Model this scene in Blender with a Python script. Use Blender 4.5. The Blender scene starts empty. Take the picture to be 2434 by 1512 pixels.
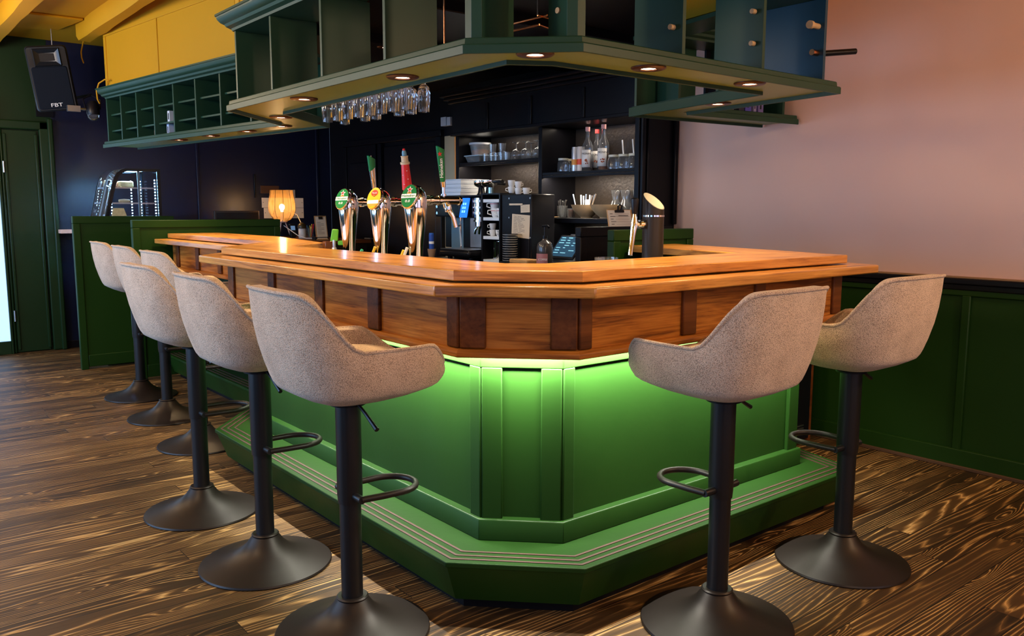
SPOT_W = 34; LED_W = 26; DAY_W = 42; FRONT_W = 15; ROOM_W = 30; EXPO = 0.12
import bpy, bmesh, math, random
from mathutils import Vector, Matrix
R = math.radians
PI = math.pi
SC = bpy.context.scene
COL = SC.collection
random.seed(7)

# ------------------------------------------------------------------ mesh helpers
class MB:
    def __init__(s): s.v = []; s.f = []; s.m = []
    def add(s, vs, fs, mi=0):
        o = len(s.v); s.v += [tuple(p) for p in vs]
        for f in fs: s.f.append([i + o for i in f]); s.m.append(mi)
        return s
    def box(s, x0, x1, y0, y1, z0, z1, mi=0):
        v = [(x0,y0,z0),(x1,y0,z0),(x1,y1,z0),(x0,y1,z0),(x0,y0,z1),(x1,y0,z1),(x1,y1,z1),(x0,y1,z1)]
        return s.add(v, [(0,3,2,1),(4,5,6,7),(0,1,5,4),(1,2,6,5),(2,3,7,6),(3,0,4,7)], mi)
    def prism(s, pts, z0, z1, mi=0):
        n = len(pts)
        v = [(x,y,z0) for x,y in pts] + [(x,y,z1) for x,y in pts]
        return s.add(v, [tuple(range(n))[::-1], tuple(range(n,2*n))] + [(i,(i+1)%n,n+(i+1)%n,n+i) for i in range(n)], mi)
    def slabpath(s, O, I, z0, z1, mis=None):
        # ring sector built as mitred quads between an outer and an inner polyline
        n = len(O)
        for i in range(n-1):
            q = [O[i], O[i+1], I[i+1], I[i]]
            v = [(x,y,z0) for x,y in q] + [(x,y,z1) for x,y in q]
            fs = [(0,3,2,1),(4,5,6,7),(0,1,5,4),(2,3,7,6)]
            if i == 0: fs.append((3,0,4,7))
            if i == n-2: fs.append((1,2,6,5))
            fs = [f[::-1] for f in fs]
            s.add(v, fs, mis[i] if mis else 0)
        return s
    def sweep(s, pf, prof, mis=None, caps=True):
        # prof: closed list of (offset, z); pf(d) -> polyline offset by d
        k = len(prof); paths = [pf(d) for d, z in prof]; n = len(paths[0])
        o = len(s.v)
        for i in range(n):
            for j in range(k): s.v.append((paths[j][i][0], paths[j][i][1], prof[j][1]))
        for i in range(n-1):
            for j in range(k):
                a = o+i*k+j; b = o+i*k+(j+1)%k
                s.f.append([a, b, b+k, a+k]); s.m.append(mis[i] if mis else 0)
        if caps:
            s.f.append([o+j for j in range(k)][::-1]); s.m.append(mis[0] if mis else 0)
            s.f.append([o+(n-1)*k+j for j in range(k)]); s.m.append(mis[-1] if mis else 0)
        return s
    def lathe(s, prof, c=(0,0,0), n=24, mi=0, axis='z', close=False):
        rings = []
        for r, z in prof:
            if r < 1e-6: rings.append([s._p(c, 0, 0, z, axis)])
            else: rings.append([s._p(c, r*math.cos(2*PI*i/n), r*math.sin(2*PI*i/n), z, axis) for i in range(n)])
        idx = []
        for rg in rings:
            o = len(s.v); s.v += rg; idx.append(list(range(o, o+len(rg))))
        pr = list(zip(idx, idx[1:])) + ([(idx[-1], idx[0])] if close else [])
        for A, B in pr:
            for i in range(n):
                j = (i+1) % n
                if len(A) == 1 and len(B) == 1: continue
                if len(A) == 1: f = [A[0], B[j], B[i]]
                elif len(B) == 1: f = [A[i], A[j], B[0]]
                else: f = [A[i], A[j], B[j], B[i]]
                s.f.append(f); s.m.append(mi)
        return s
    def _p(s, c, x, y, z, axis):
        if axis == 'x': x, y, z = z, x, y
        elif axis == 'y': x, y, z = y, z, x
        return (c[0]+x, c[1]+y, c[2]+z)
    def cyl(s, c, r, z0, z1, n=24, mi=0, axis='z', r2=None):
        r2 = r if r2 is None else r2
        return s.lathe([(0,z0),(r,z0),(r2,z1),(0,z1)], c, n, mi, axis)
    def tube(s, pts, r, n=10, closed=False, mi=0):
        P = [Vector(p) for p in pts]; m = len(P); o = len(s.v)
        up = None
        for i in range(m):
            if closed: t = P[(i+1)%m] - P[i-1]
            else: t = P[min(i+1,m-1)] - P[max(i-1,0)]
            t.normalize()
            if up is None: up = Vector((0,0,1)) if abs(t.z) < .9 else Vector((1,0,0))
            a = t.cross(up)
            if a.length < 1e-4: a = t.cross(Vector((1,0.3,0)))
            a.normalize(); b = a.cross(t).normalized(); up = b
            rr = r[i] if isinstance(r, (list, tuple)) else r
            for k in range(n):
                w = 2*PI*k/n; s.v.append(tuple(P[i] + a*math.cos(w)*rr + b*math.sin(w)*rr))
        for i in range(m if closed else m-1):
            for k in range(n):
                a = o+i*n+k; b = o+i*n+(k+1)%n; i2 = (i+1)%m
                s.f.append([a, o+i2*n+k, o+i2*n+(k+1)%n, b]); s.m.append(mi)
        if not closed:
            s.f.append([o+k for k in range(n)]); s.m.append(mi)
            s.f.append([o+(m-1)*n+k for k in range(n)][::-1]); s.m.append(mi)
        return s
    def xf(s, M):
        s.v = [tuple(M @ Vector(p)) for p in s.v]; return s
    def join(s, o, M=None, mi=0):
        vs = [tuple(M @ Vector(p)) for p in o.v] if M else o.v
        return s.add(vs, o.f, mi)

def obj(name, mb, mats, parent=None, bev=0, smooth=35, loc=None, sub=0, seg=2):
    me = bpy.data.meshes.new(name)
    off = Vector((0,0,0))
    if loc is not None: off = Vector(loc)
    me.from_pydata([tuple(Vector(p) - off) for p in mb.v] if loc is not None else mb.v, [], mb.f)
    if not isinstance(mats, (list, tuple)): mats = [mats]
    for m in mats: me.materials.append(m)
    for p, mi in zip(me.polygons, mb.m): p.material_index = mi
    bm = bmesh.new(); bm.from_mesh(me)
    bmesh.ops.recalc_face_normals(bm, faces=bm.faces)
    bm.to_mesh(me); bm.free()
    if smooth:
        me.shade_smooth(); me.set_sharp_from_angle(angle=R(smooth))
    o = bpy.data.objects.new(name, me); COL.objects.link(o)
    if parent is not None: o.parent = parent
    elif loc is not None: o.location = off
    if bev:
        b = o.modifiers.new('bevel', 'BEVEL'); b.width = bev; b.segments = seg; b.limit_method = 'ANGLE'; b.angle_limit = R(40)
    if sub:
        m = o.modifiers.new('sub', 'SUBSURF'); m.levels = sub; m.render_levels = sub
    return o

def tag(o, label, cat, group=None):
    o['label'] = label; o['category'] = cat
    if group: o['group'] = group
    return o
def thing(name, label, cat, loc=(0,0,0), rz=0, group=None):
    o = bpy.data.objects.new(name, None); COL.objects.link(o)
    o.location = loc; o.rotation_euler = (0,0,rz); o.empty_display_size = .05
    return tag(o, label, cat, group)
class W:
    """thing whose parts are given in world coordinates"""
    def __init__(s, name, label, cat, loc, group=None):
        s.loc = Vector(loc); s.o = thing(name, label, cat, loc, 0, group)
    def part(s, name, mb, mats, parent=None, **k):
        mb.v = [tuple(Vector(p) - s.loc) for p in mb.v]
        return obj(name, mb, mats, parent or s.o, **k)
def dup(root, loc, rz=0, label=None, group=None):
    r = root.copy(); COL.objects.link(r); r.location = loc; r.rotation_euler = (0,0,rz)
    if label: r['label'] = label
    if group: r['group'] = group
    for ch in list(root.children):
        c = ch.copy(); COL.objects.link(c); c.parent = r
        for g in list(ch.children):
            d = g.copy(); COL.objects.link(d); d.parent = c
    return r
def struct(name, mb, mats, **k):
    o = obj(name, mb, mats, **k)
    if not k.get('parent'): o['kind'] = 'structure'
    return o
def frame(loc, xd, zd):
    z = Vector(zd).normalized(); x = Vector(xd); x = (x - z*x.dot(z)).normalized(); y = z.cross(x)
    return Matrix(((x.x,y.x,z.x,loc[0]),(x.y,y.y,z.y,loc[1]),(x.z,y.z,z.z,loc[2]),(0,0,0,1)))
def text_mb(body, size, M, ex=.0006, center=True, shear=0, sx=1):
    cu = bpy.data.curves.new('lettering', 'FONT'); cu.body = body; cu.size = size; cu.extrude = ex; cu.shear = shear
    if center: cu.align_x = 'CENTER'; cu.align_y = 'CENTER'
    cu.resolution_u = 3
    ob = bpy.data.objects.new('lettering', cu); COL.objects.link(ob)
    dg = bpy.context.evaluated_depsgraph_get(); dg.update()
    me = bpy.data.meshes.new_from_object(ob.evaluated_get(dg))
    mb = MB(); S = M @ Matrix.Diagonal((sx,1,1,1))
    mb.add([tuple(S @ v.co) for v in me.vertices], [list(p.vertices) for p in me.polygons])
    bpy.data.objects.remove(ob); bpy.data.curves.remove(cu); bpy.data.meshes.remove(me)
    return mb
def star_mb(r, M, t=.0008):
    pts = []
    for i in range(10):
        a = PI/2 + i*PI/5; q = r if i % 2 == 0 else r*.42
        pts.append((q*math.cos(a), q*math.sin(a)))
    return MB().prism(pts, 0, t).xf(M)
def sm(a, b, x):
    t = max(0, min(1, (x-a)/(b-a))); return t*t*(3-2*t)
def isect(p, d, q, e):
    den = d[0]*e[1]-d[1]*e[0]; t = ((q[0]-p[0])*e[1]-(q[1]-p[1])*e[0])/den
    return (p[0]+d[0]*t, p[1]+d[1]*t)
def offpath(P, d):
    # offset a polyline to its right-hand side by d (mitred)
    n = len(P); out = []
    L = []
    for a, b in zip(P, P[1:]):
        dx, dy = b[0]-a[0], b[1]-a[1]; l = math.hypot(dx,dy); nx, ny = dy/l, -dx/l
        L.append(((a[0]+nx*d, a[1]+ny*d), (dx/l, dy/l), (b[0]+nx*d, b[1]+ny*d)))
    out.append(L[0][0])
    for i in range(n-2):
        out.append(isect(L[i][0], L[i][1], L[i+1][0], L[i+1][1]))
    out.append(L[-1][2]); return out

# ------------------------------------------------------------------ materials
def nn(nt, t, **k):
    n = nt.nodes.new(t)
    for a, b in k.items():
        if a in n.inputs.keys(): n.inputs[a].default_value = b
        else: setattr(n, a, b)
    return n
def newmat(name):
    m = bpy.data.materials.new(name); m.use_nodes = True
    return m, m.node_tree, m.node_tree.nodes['Principled BSDF']
def mat(name, col, rough=.5, metal=0, spec=.5, var=.0, vs=6, bump=0, bs=60, trans=0, ior=1.45, emit=None, es=0, coat=0, alpha=1):
    m, nt, b = newmat(name)
    b.inputs['Base Color'].default_value = (*col, 1); b.inputs['Roughness'].default_value = rough
    b.inputs['Metallic'].default_value = metal; b.inputs['Specular IOR Level'].default_value = spec
    b.inputs['Transmission Weight'].default_value = trans; b.inputs['IOR'].default_value = ior
    b.inputs['Coat Weight'].default_value = coat; b.inputs['Alpha'].default_value = alpha
    if emit: b.inputs['Emission Color'].default_value = (*emit, 1); b.inputs['Emission Strength'].default_value = es
    tc = nn(nt, 'ShaderNodeTexCoord')
    if var:
        n = nn(nt, 'ShaderNodeTexNoise', Scale=vs, Detail=4.0)
        nt.links.new(tc.outputs['Object'], n.inputs['Vector'])
        mx = nn(nt, 'ShaderNodeMix', data_type='RGBA')
        mx.inputs[6].default_value = tuple(c*(1-var) for c in col)+(1,); mx.inputs[7].default_value = tuple(min(1,c*(1+var)) for c in col)+(1,)
        nt.links.new(n.outputs['Fac'], mx.inputs[0]); nt.links.new(mx.outputs[2], b.inputs['Base Color'])
    if bump:
        n2 = nn(nt, 'ShaderNodeTexNoise', Scale=bs, Detail=3.0)
        nt.links.new(tc.outputs['Object'], n2.inputs['Vector'])
        bp = nn(nt, 'ShaderNodeBump', Strength=bump, Distance=.01)
        nt.links.new(n2.outputs['Fac'], bp.inputs['Height']); nt.links.new(bp.outputs['Normal'], b.inputs['Normal'])
    return m
def ramp(nt, stops):
    r = nn(nt, 'ShaderNodeValToRGB'); e = r.color_ramp.elements
    while len(e) < len(stops): e.new(.5)
    for x, (p, c) in zip(e, stops): x.position = p; x.color = (*c, 1)
    return r
def wood(name, c0, c1, c2, ang, rough=.3, scale=1.0, bump=.08, coat=.3):
    m, nt, b = newmat(name)
    tc = nn(nt, 'ShaderNodeTexCoord'); mp = nn(nt, 'ShaderNodeMapping')
    mp.inputs['Rotation'].default_value = (0, 0, -ang)
    nt.links.new(tc.outputs['Object'], mp.inputs['Vector'])
    m2 = nn(nt, 'ShaderNodeMapping'); m2.inputs['Scale'].default_value = (1.1*scale, 16*scale, 16*scale)
    nt.links.new(mp.outputs[0], m2.inputs['Vector'])
    n = nn(nt, 'ShaderNodeTexNoise', Scale=1.6, Detail=6.0, Roughness=.62, Distortion=.9)
    nt.links.new(m2.outputs[0], n.inputs['Vector'])
    m3 = nn(nt, 'ShaderNodeMapping'); m3.inputs['Scale'].default_value = (3*scale, 120*scale, 120*scale)
    nt.links.new(mp.outputs[0], m3.inputs['Vector'])
    n3 = nn(nt, 'ShaderNodeTexNoise', Scale=2.0, Detail=2.0)
    nt.links.new(m3.outputs[0], n3.inputs['Vector'])
    ad = nn(nt, 'ShaderNodeMath', operation='MULTIPLY_ADD'); ad.inputs[1].default_value = .35; ad.inputs[2].default_value = -.17
    nt.links.new(n3.outputs['Fac'], ad.inputs[0])
    a2 = nn(nt, 'ShaderNodeMath', operation='ADD'); nt.links.new(n.outputs['Fac'], a2.inputs[0]); nt.links.new(ad.outputs[0], a2.inputs[1])
    r = ramp(nt, [(.33, c0), (.5, c1), (.66, c2)])
    nt.links.new(a2.outputs[0], r.inputs['Fac']); nt.links.new(r.outputs[0], b.inputs['Base Color'])
    b.inputs['Roughness'].default_value = rough; b.inputs['Specular IOR Level'].default_value = .5 if coat else .25; b.inputs['Coat Weight'].default_value = coat; b.inputs['Coat Roughness'].default_value = .15
    bp = nn(nt, 'ShaderNodeBump', Strength=bump, Distance=.003)
    nt.links.new(a2.outputs[0], bp.inputs['Height']); nt.links.new(bp.outputs['Normal'], b.inputs['Normal'])
    return m

def floor_mat():
    m, nt, b = newmat('dark_plank_floor'); L = nt.links.new
    def math_(op, a=None, b_=None, c=None):
        n = nn(nt, 'ShaderNodeMath', operation=op)
        for i, q in enumerate((a, b_, c)):
            if q is None: continue
            if isinstance(q, (int, float)): n.inputs[i].default_value = q
            else: L(q, n.inputs[i])
        return n.outputs[0]
    tc = nn(nt, 'ShaderNodeTexCoord'); sp = nn(nt, 'ShaderNodeSeparateXYZ'); L(tc.outputs['Object'], sp.inputs[0])
    x, y = sp.outputs[0], sp.outputs[1]
    PW = .115
    row = math_('FLOOR', math_('DIVIDE', y, PW)); fr = math_('FRACT', math_('DIVIDE', y, PW))
    wn = nn(nt, 'ShaderNodeTexWhiteNoise', noise_dimensions='1D'); L(row, wn.inputs['W'])
    xo = math_('ADD', x, math_('MULTIPLY', wn.outputs['Value'], 13.7))
    seg = math_('FLOOR', math_('DIVIDE', xo, 2.3))
    pid = math_('ADD', math_('MULTIPLY', row, 7.31), math_('MULTIPLY', seg, 3.17))
    w2 = nn(nt, 'ShaderNodeTexWhiteNoise', noise_dimensions='1D'); L(pid, w2.inputs['W'])
    cv = nn(nt, 'ShaderNodeCombineXYZ'); L(math_('MULTIPLY', xo, .6), cv.inputs[0]); L(math_('MULTIPLY', y, 7.0), cv.inputs[1]); L(math_('MULTIPLY', pid, 1.7), cv.inputs[2])
    n1 = nn(nt, 'ShaderNodeTexNoise', Scale=1.0, Detail=1.5, Roughness=.45); L(cv.outputs[0], n1.inputs['Vector'])
    # cathedral grain : contour lines of the slow noise
    ph = math_('ADD', math_('MULTIPLY', n1.outputs['Fac'], 17.0), math_('MULTIPLY', y, 48.0))
    c3 = nn(nt, 'ShaderNodeCombineXYZ'); L(math_('MULTIPLY', xo, 4), c3.inputs[0]); L(math_('MULTIPLY', y, 140.0), c3.inputs[1]); L(pid, c3.inputs[2])
    n3 = nn(nt, 'ShaderNodeTexNoise', Scale=1.0, Detail=3.0); L(c3.outputs[0], n3.inputs['Vector'])
    ck = nn(nt, 'ShaderNodeCombineXYZ'); L(math_('MULTIPLY', xo, 1.5), ck.inputs[0]); L(math_('MULTIPLY', y, 8.7), ck.inputs[1]); L(math_('MULTIPLY', seg, .37), ck.inputs[2])
    vk = nn(nt, 'ShaderNodeTexVoronoi', Scale=1.0); vk.voronoi_dimensions = '2D'; L(ck.outputs[0], vk.inputs['Vector'])
    sc_ = nn(nt, 'ShaderNodeSeparateColor'); L(vk.outputs['Color'], sc_.inputs[0])
    kon = math_('GREATER_THAN', sc_.outputs[0], .62)
    d2 = math_('MULTIPLY', vk.outputs['Distance'], vk.outputs['Distance'])
    kb = math_('MULTIPLY', kon, math_('POWER', 2.718, math_('MULTIPLY', d2, -26.0)))
    kc = math_('MULTIPLY', kon, math_('POWER', 2.718, math_('MULTIPLY', d2, -420.0)))
    ph = math_('ADD', ph, math_('MULTIPLY', kb, 3.2))
    ph2 = math_('ADD', ph, math_('MULTIPLY', n3.outputs['Fac'], .5))
    tri = math_('PINGPONG', ph2, .5)
    line = math_('POWER', math_('MULTIPLY', tri, 2.0), 3.6)
    c4 = nn(nt, 'ShaderNodeCombineXYZ'); L(math_('MULTIPLY', xo, 1.1), c4.inputs[0]); L(math_('MULTIPLY', y, 5.0), c4.inputs[1]); L(pid, c4.inputs[2])
    n4 = nn(nt, 'ShaderNodeTexNoise', Scale=1.3, Detail=2.0); L(c4.outputs[0], n4.inputs['Vector'])
    amp = math_('MULTIPLY', line, math_('MULTIPLY_ADD', n4.outputs['Fac'], 1.7, -.28))
    amp = math_('ADD', amp, math_('MULTIPLY', kc, .35))
    fac = math_('ADD', amp, math_('MULTIPLY_ADD', n3.outputs['Fac'], .22, math_('MULTIPLY', w2.outputs['Value'], .24)))
    r = ramp(nt, [(.08, FLOOR_C[0]), (.34, FLOOR_C[1]), (.62, FLOOR_C[2]), (1.0, FLOOR_C[3])]); L(fac, r.inputs['Fac'])
    # dark joints
    jy = math_('LESS_THAN', math_('PINGPONG', math_('ADD', fr, .5), .5), .02) if False else math_('LESS_THAN', fr, .03)
    jx = math_('LESS_THAN', math_('FRACT', math_('DIVIDE', xo, 2.3)), .0012)
    j = math_('MAXIMUM', jy, jx)
    mx = nn(nt, 'ShaderNodeMix', data_type='RGBA'); L(j, mx.inputs[0]); L(r.outputs[0], mx.inputs[6]); mx.inputs[7].default_value = (.004,.003,.002,1)
    L(mx.outputs[2], b.inputs['Base Color'])
    b.inputs['Roughness'].default_value = .5; b.inputs['Specular IOR Level'].default_value = .3
    hh = math_('SUBTRACT', fac, math_('MULTIPLY', j, 1.5))
    bp = nn(nt, 'ShaderNodeBump', Strength=.35, Distance=.004); L(hh, bp.inputs['Height']); L(bp.outputs['Normal'], b.inputs['Normal'])
    return m
def fabric_mat():
    m, nt, b = newmat('boucle_fabric'); L = nt.links.new
    tc = nn(nt, 'ShaderNodeTexCoord')
    n1 = nn(nt, 'ShaderNodeTexNoise', Scale=420.0, Detail=2.0); L(tc.outputs['Object'], n1.inputs['Vector'])
    v = nn(nt, 'ShaderNodeTexVoronoi', Scale=380.0); L(tc.outputs['Object'], v.inputs['Vector'])
    n2 = nn(nt, 'ShaderNodeTexNoise', Scale=14.0, Detail=3.0); L(tc.outputs['Object'], n2.inputs['Vector'])
    ad = nn(nt, 'ShaderNodeMath', operation='MULTIPLY_ADD'); L(n1.outputs['Fac'], ad.inputs[0]); ad.inputs[1].default_value = .9
    m2 = nn(nt, 'ShaderNodeMath', operation='MULTIPLY_ADD'); L(v.outputs['Distance'], m2.inputs[0]); m2.inputs[1].default_value = -.55; m2.inputs[2].default_value = .2
    L(m2.outputs[0], ad.inputs[2])
    a3 = nn(nt, 'ShaderNodeMath', operation='MULTIPLY_ADD'); L(n2.outputs['Fac'], a3.inputs[0]); a3.inputs[1].default_value = .3; L(ad.outputs[0], a3.inputs[2])
    r = ramp(nt, [(.30, FAB_C[0]), (.55, FAB_C[1]), (.85, FAB_C[2])]); L(a3.outputs[0], r.inputs['Fac']); L(r.outputs[0], b.inputs['Base Color'])
    b.inputs['Roughness'].default_value = .95; b.inputs['Specular IOR Level'].default_value = .15
    b.inputs['Sheen Weight'].default_value = .25; b.inputs['Sheen Roughness'].default_value = .5
    bp = nn(nt, 'ShaderNodeBump', Strength=.55, Distance=.006); L(ad.outputs[0], bp.inputs['Height']); L(bp.outputs['Normal'], b.inputs['Normal'])
    return m

FLOOR_C = [(.018,.010,.004), (.082,.042,.014), (.30,.165,.052), (.66,.42,.16)]
FAB_C = [(.34,.245,.175), (.70,.53,.39), (.86,.70,.56)]
GREEN = mat('green_paint', (.0095,.037,.004), .45, spec=.22, var=.12, vs=3, bump=.03, bs=35)
GREEND = mat('dark_green_paint', (.014,.052,.028), .42, spec=.4, var=.12, vs=4, bump=.03, bs=35)
SOFFIT = mat('olive_soffit_paint', (.17,.245,.07), .34, bump=.02, bs=30)
GREENP = mat('deep_green_paint', (.006,.024,.005), .42, spec=.35, var=.1, vs=3)
YELLOW = mat('ochre_paint', (.52,.255,.003), .65, spec=.3, var=.07, vs=2, bump=.03, bs=12)
BEIGE = mat('pink_beige_plaster', (.72,.48,.385), .75, var=.06, vs=1.5, bump=.16, bs=9)
BLACK = mat('black_satin_paint', (.005,.005,.007), .36, spec=.22)
BLACKB = mat('blue_black_paint', (.003,.006,.026), .36, spec=.55)  # bluish light on the black far wall put into its base colour
BLKMET = mat('black_bronze_metal', (.020,.014,.011), .42, metal=.35)
BLKPOLE = mat('black_powder_coat', (.008,.008,.009), .35)
BLKPL = mat('black_plastic', (.006,.006,.008), .3, spec=.25)
CHROME = mat('chrome', (.85,.84,.82), .07, metal=1)
STEEL = mat('brushed_steel', (.55,.56,.58), .32, metal=1)
COPPER = mat('copper', (.75,.30,.12), .25, metal=1)
GLASS = mat('clear_glass', (.94,.97,1), .0, trans=.97, ior=1.45)
GLASSB = mat('case_glass', (.92,.97,1), .0, trans=1, ior=1.02, spec=.5)
PAPER = mat('paper', (.78,.70,.58), .8)
WHITE = mat('white_ceramic', (.75,.73,.70), .25)
WHITEP = mat('white_plastic', (.62,.66,.70), .45)
CLEARP = mat('frosted_plastic', (.85,.84,.82), .25, trans=.85)
INK = mat('dark_ink', (.02,.02,.025), .7)
RED = mat('red_enamel', (.55,.012,.012), .3)
GRNTAP = mat('bottle_green_enamel', (.004,.16,.045), .25)
YELTAP = mat('yellow_enamel', (.75,.42,.01), .3)
WHT = mat('white_lettering', (.85,.85,.85), .5)
SCREENB = mat('blue_screen', (.0,.02,.1), .2, emit=(.02,.16,.85), es=1.6)
BOWL = mat('pale_wood_bowl', (.55,.36,.18), .5, var=.25, vs=18)
BOARD = mat('wooden_board', (.50,.27,.10), .5, var=.2, vs=20)
BROWNRING = mat('brown_ring', (.075,.028,.014), .35, metal=.4)
LENS = mat('lamp_lens', (1,1,1), .2, emit=(1,.80,.52), es=22)
LEDW = mat('cold_led', (1,1,1), .3, emit=(.35,.68,1), es=90)
DAYBLUE = mat('petrol_blue_paint', (.004,.042,.075), .4)  # green end panel with bluish daylight put into its base colour
SHADE = mat('lamp_fabric', (.85,.55,.22), .8, trans=.0, emit=(1,.50,.13), es=.75)
BULB = mat('bulb', (1,1,1), .2, emit=(1,.82,.55), es=45)
GROOVE = mat('brown_rubber_strip', (.055,.024,.017), .6)
WLT = [wood('oiled_oak_'+n, (.22,.075,.012), (.53,.225,.042), (.70,.34,.075), a) for n, a in (('y', PI/2), ('d', -PI/4), ('x', 0), ('j', R(48)), ('r', R(75)))]
WDK = [wood('stained_oak_'+n, (.15,.040,.005), (.38,.125,.016), (.54,.20,.032), a, rough=.5, coat=0) for n, a in (('y', PI/2), ('d', -PI/4), ('x', 0), ('j', R(48)), ('r', R(75)))]
WPOST = wood('stained_oak_post', (.06,.016,.003), (.125,.036,.007), (.17,.052,.011), 0, rough=.5, coat=0, scale=.35)
FLOOR = floor_mat()
FABRIC = fabric_mat()
# ------------------------------------------------------------------ the setting
XW = 2.96; YF = 6.95; ZC = 2.86
struct('floor', MB().box(-4.2, 4.6, -4.6, 7.1, -.05, 0), FLOOR, smooth=0)
struct('ceiling', MB().box(-4.2, 4.6, -4.6, 7.1, ZC, ZC+.06), YELLOW, smooth=0)
struct('wall_right', MB().box(XW, XW+.1, -4.6, 4.02, 0, ZC).box(XW, XW+.1, 4.02, 4.64, 2.0, ZC), BEIGE, smooth=0)
# black service-side wall beyond the kitchen opening, with door panel and battens
bw = MB().box(XW, XW+.1, 4.64, YF, 0, ZC)
struct('wall_back', bw, BLACK, smooth=0)
fr = MB()
for y0, y1 in ((4.64, 4.735), (5.73, 5.80), (5.84, 5.86), (6.48, 6.53)): fr.box(XW-.05, XW+.001, y0, y1, 0, 2.0)
fr.box(XW-.05, XW+.001, 4.64, 6.53, 2.0, 2.06)
fr.box(XW-.03, XW+.001, 4.76, 5.70, .2, 1.96)
struct('trim_1', fr, BLACK, bev=.006)
dr = thing('door_2', 'x', 'door', (XW, 6.15, 0)); del dr['label']; del dr['category']; dr['kind'] = 'structure'
obj('door_panel', MB().box(-.035, -.001, -.29, .33, 0, 2.0), BLACK, dr, bev=.004)
obj('raised_panel', MB().box(-.05, -.034, -.2, .24, 1.0, 1.82), BLACK, dr, bev=.006)
obj('raised_panel', MB().box(-.05, -.034, -.2, .24, .15, .85), BLACK, dr, bev=.006)
obj('door_handle', MB().tube([(-.03,-.25,1.02),(-.09,-.25,1.02),(-.09,-.13,1.02)], .009), STEEL, dr)
# kitchen behind the opening
kw = MB().box(4.4, 4.5, 3.0, 7.0, 0, ZC).box(XW+.1, 4.5, 6.95, 7.05, 0, ZC).box(XW+.1, 4.5, 2.9, 3.0, 0, ZC)
struct('wall_kitchen', kw, mat('cream_wall', (.62,.52,.36), .7), smooth=0)
struct('trim_2', MB().box(XW-.005, XW+.13, 4.48, 4.645, 0, 2.0).box(XW-.005, XW+.13, 4.02, 4.10, 0, 2.0), mat('cream_casing', (.72,.50,.27), .5), bev=.004)
# far wall : green left part with a door, black right part with battens
struct('wall_far', MB().box(-4.2, .135, YF, YF+.1, 0, ZC), GREENP, smooth=0)
fb = MB().box(.135, XW, YF, YF+.1, 0, ZC)
for x in (1.458, 2.794): fb.box(x-.012, x+.012, YF-.012, YF+.01, 0, 2.4)
struct('wall_far_black', fb, BLACKB, bev=.003)
struct('baseboard_far', MB().box(.135, 2.9, YF-.015, YF+.001, 0, .07), BLACK, bev=.003)
d1 = bpy.data.objects.new('door_1', None); COL.objects.link(d1); d1.location = (-.13, YF, 0); d1['kind'] = 'structure'
obj('door_leaf', MB().box(-.144,.13,-.035,-.001,.01,2.03), GREENP, d1, bev=.003)
obj('door_leaf_moulding', MB().box(.11, .135, -.05, -.03, .03, 2.0).box(-.14,-.115,-.05,-.03,.03,2.0), GREENP, d1, bev=.006)
obj('door_casing', MB().box(.15, .24, -.05, -.001, 0, 2.12).box(-.17,.24,-.05,-.001,2.04,2.12).box(-.17,-.145,-.05,-.001,0,2.12).box(.22,.265,-.075,-.001,0,2.15), GREENP, d1, bev=.012)
obj('door_hinge', MB().cyl((-.15,-.06,.35), .009, -.05, .05, 12).cyl((-.15,-.06,1.7), .009, -.05, .05, 12), STEEL, d1)
# glazed entrance beside the door, daylight side
w1 = bpy.data.objects.new('window_1', None); COL.objects.link(w1); w1.location = (-.8, YF, 0); w1['kind'] = 'structure'
obj('window_frame', MB().box(.475,.495,-.06,-.001,0,2.3).box(-.5,-.43,-.06,-.001,0,2.3).box(-.5,.475,-.06,-.001,2.2,2.3).box(-.5,.475,-.06,-.001,0,.12), GREENP, w1, bev=.004)
obj('window_pane', MB().box(-.43,.475,-.03,-.025,.12,2.2), mat('daylit_pane', (.5,.7,.9), .1, emit=(.35,.62,1), es=1.2), w1)
# left wall and front wall with big shop windows, the front ones added for fill
def wall_windows(name, horiz, c, t, a0, a1, wins, m):
    mb = MB()
    def bx(p0, p1, z0, z1):
        if horiz: mb.box(p0, p1, min(c,c+t), max(c,c+t), z0, z1)
        else: mb.box(min(c,c+t), max(c,c+t), p0, p1, z0, z1)
    p = a0
    for (q0, q1) in wins:
        bx(p, q0, 0, ZC); bx(q0, q1, 0, .55); bx(q0, q1, 2.45, ZC); p = q1
    bx(p, a1, 0, ZC)
    struct(name, mb, m, smooth=0)
wall_windows('wall_left', False, -4.1, -.1, -4.5, 7.0, [(-2.6, -.4), (1.2, 3.4), (4.2, 6.4)], GREENP)
wall_windows('wall_front', True, -4.5, -.1, -4.1, 4.5, [(-3.4, -.9), (-.3, 2.3)], GREENP)
struct('wall_corner', MB().box(4.5, 4.6, -4.5, 7.05, 0, ZC), BEIGE, smooth=0)
k = 2
for (horiz, c, q0, q1) in ((False,-4.1,-2.6,-.4),(False,-4.1,1.2,3.4),(False,-4.1,4.2,6.4),(True,-4.5,-3.4,-.9),(True,-4.5,-.3,2.3)):
    mb = MB()
    for a, b_, z0, z1 in ((q0,q0+.07,.55,2.45),(q1-.07,q1,.55,2.45),(q0,q1,.55,.62),(q0,q1,2.38,2.45),((q0+q1)/2-.03,(q0+q1)/2+.03,.55,2.45)):
        if horiz: mb.box(a, b_, c-.07, c-.01, z0, z1)
        else: mb.box(c-.07, c-.01, a, b_, z0, z1)
    struct('window_%d' % k, mb, GREENP, bev=.004); k += 1
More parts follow.
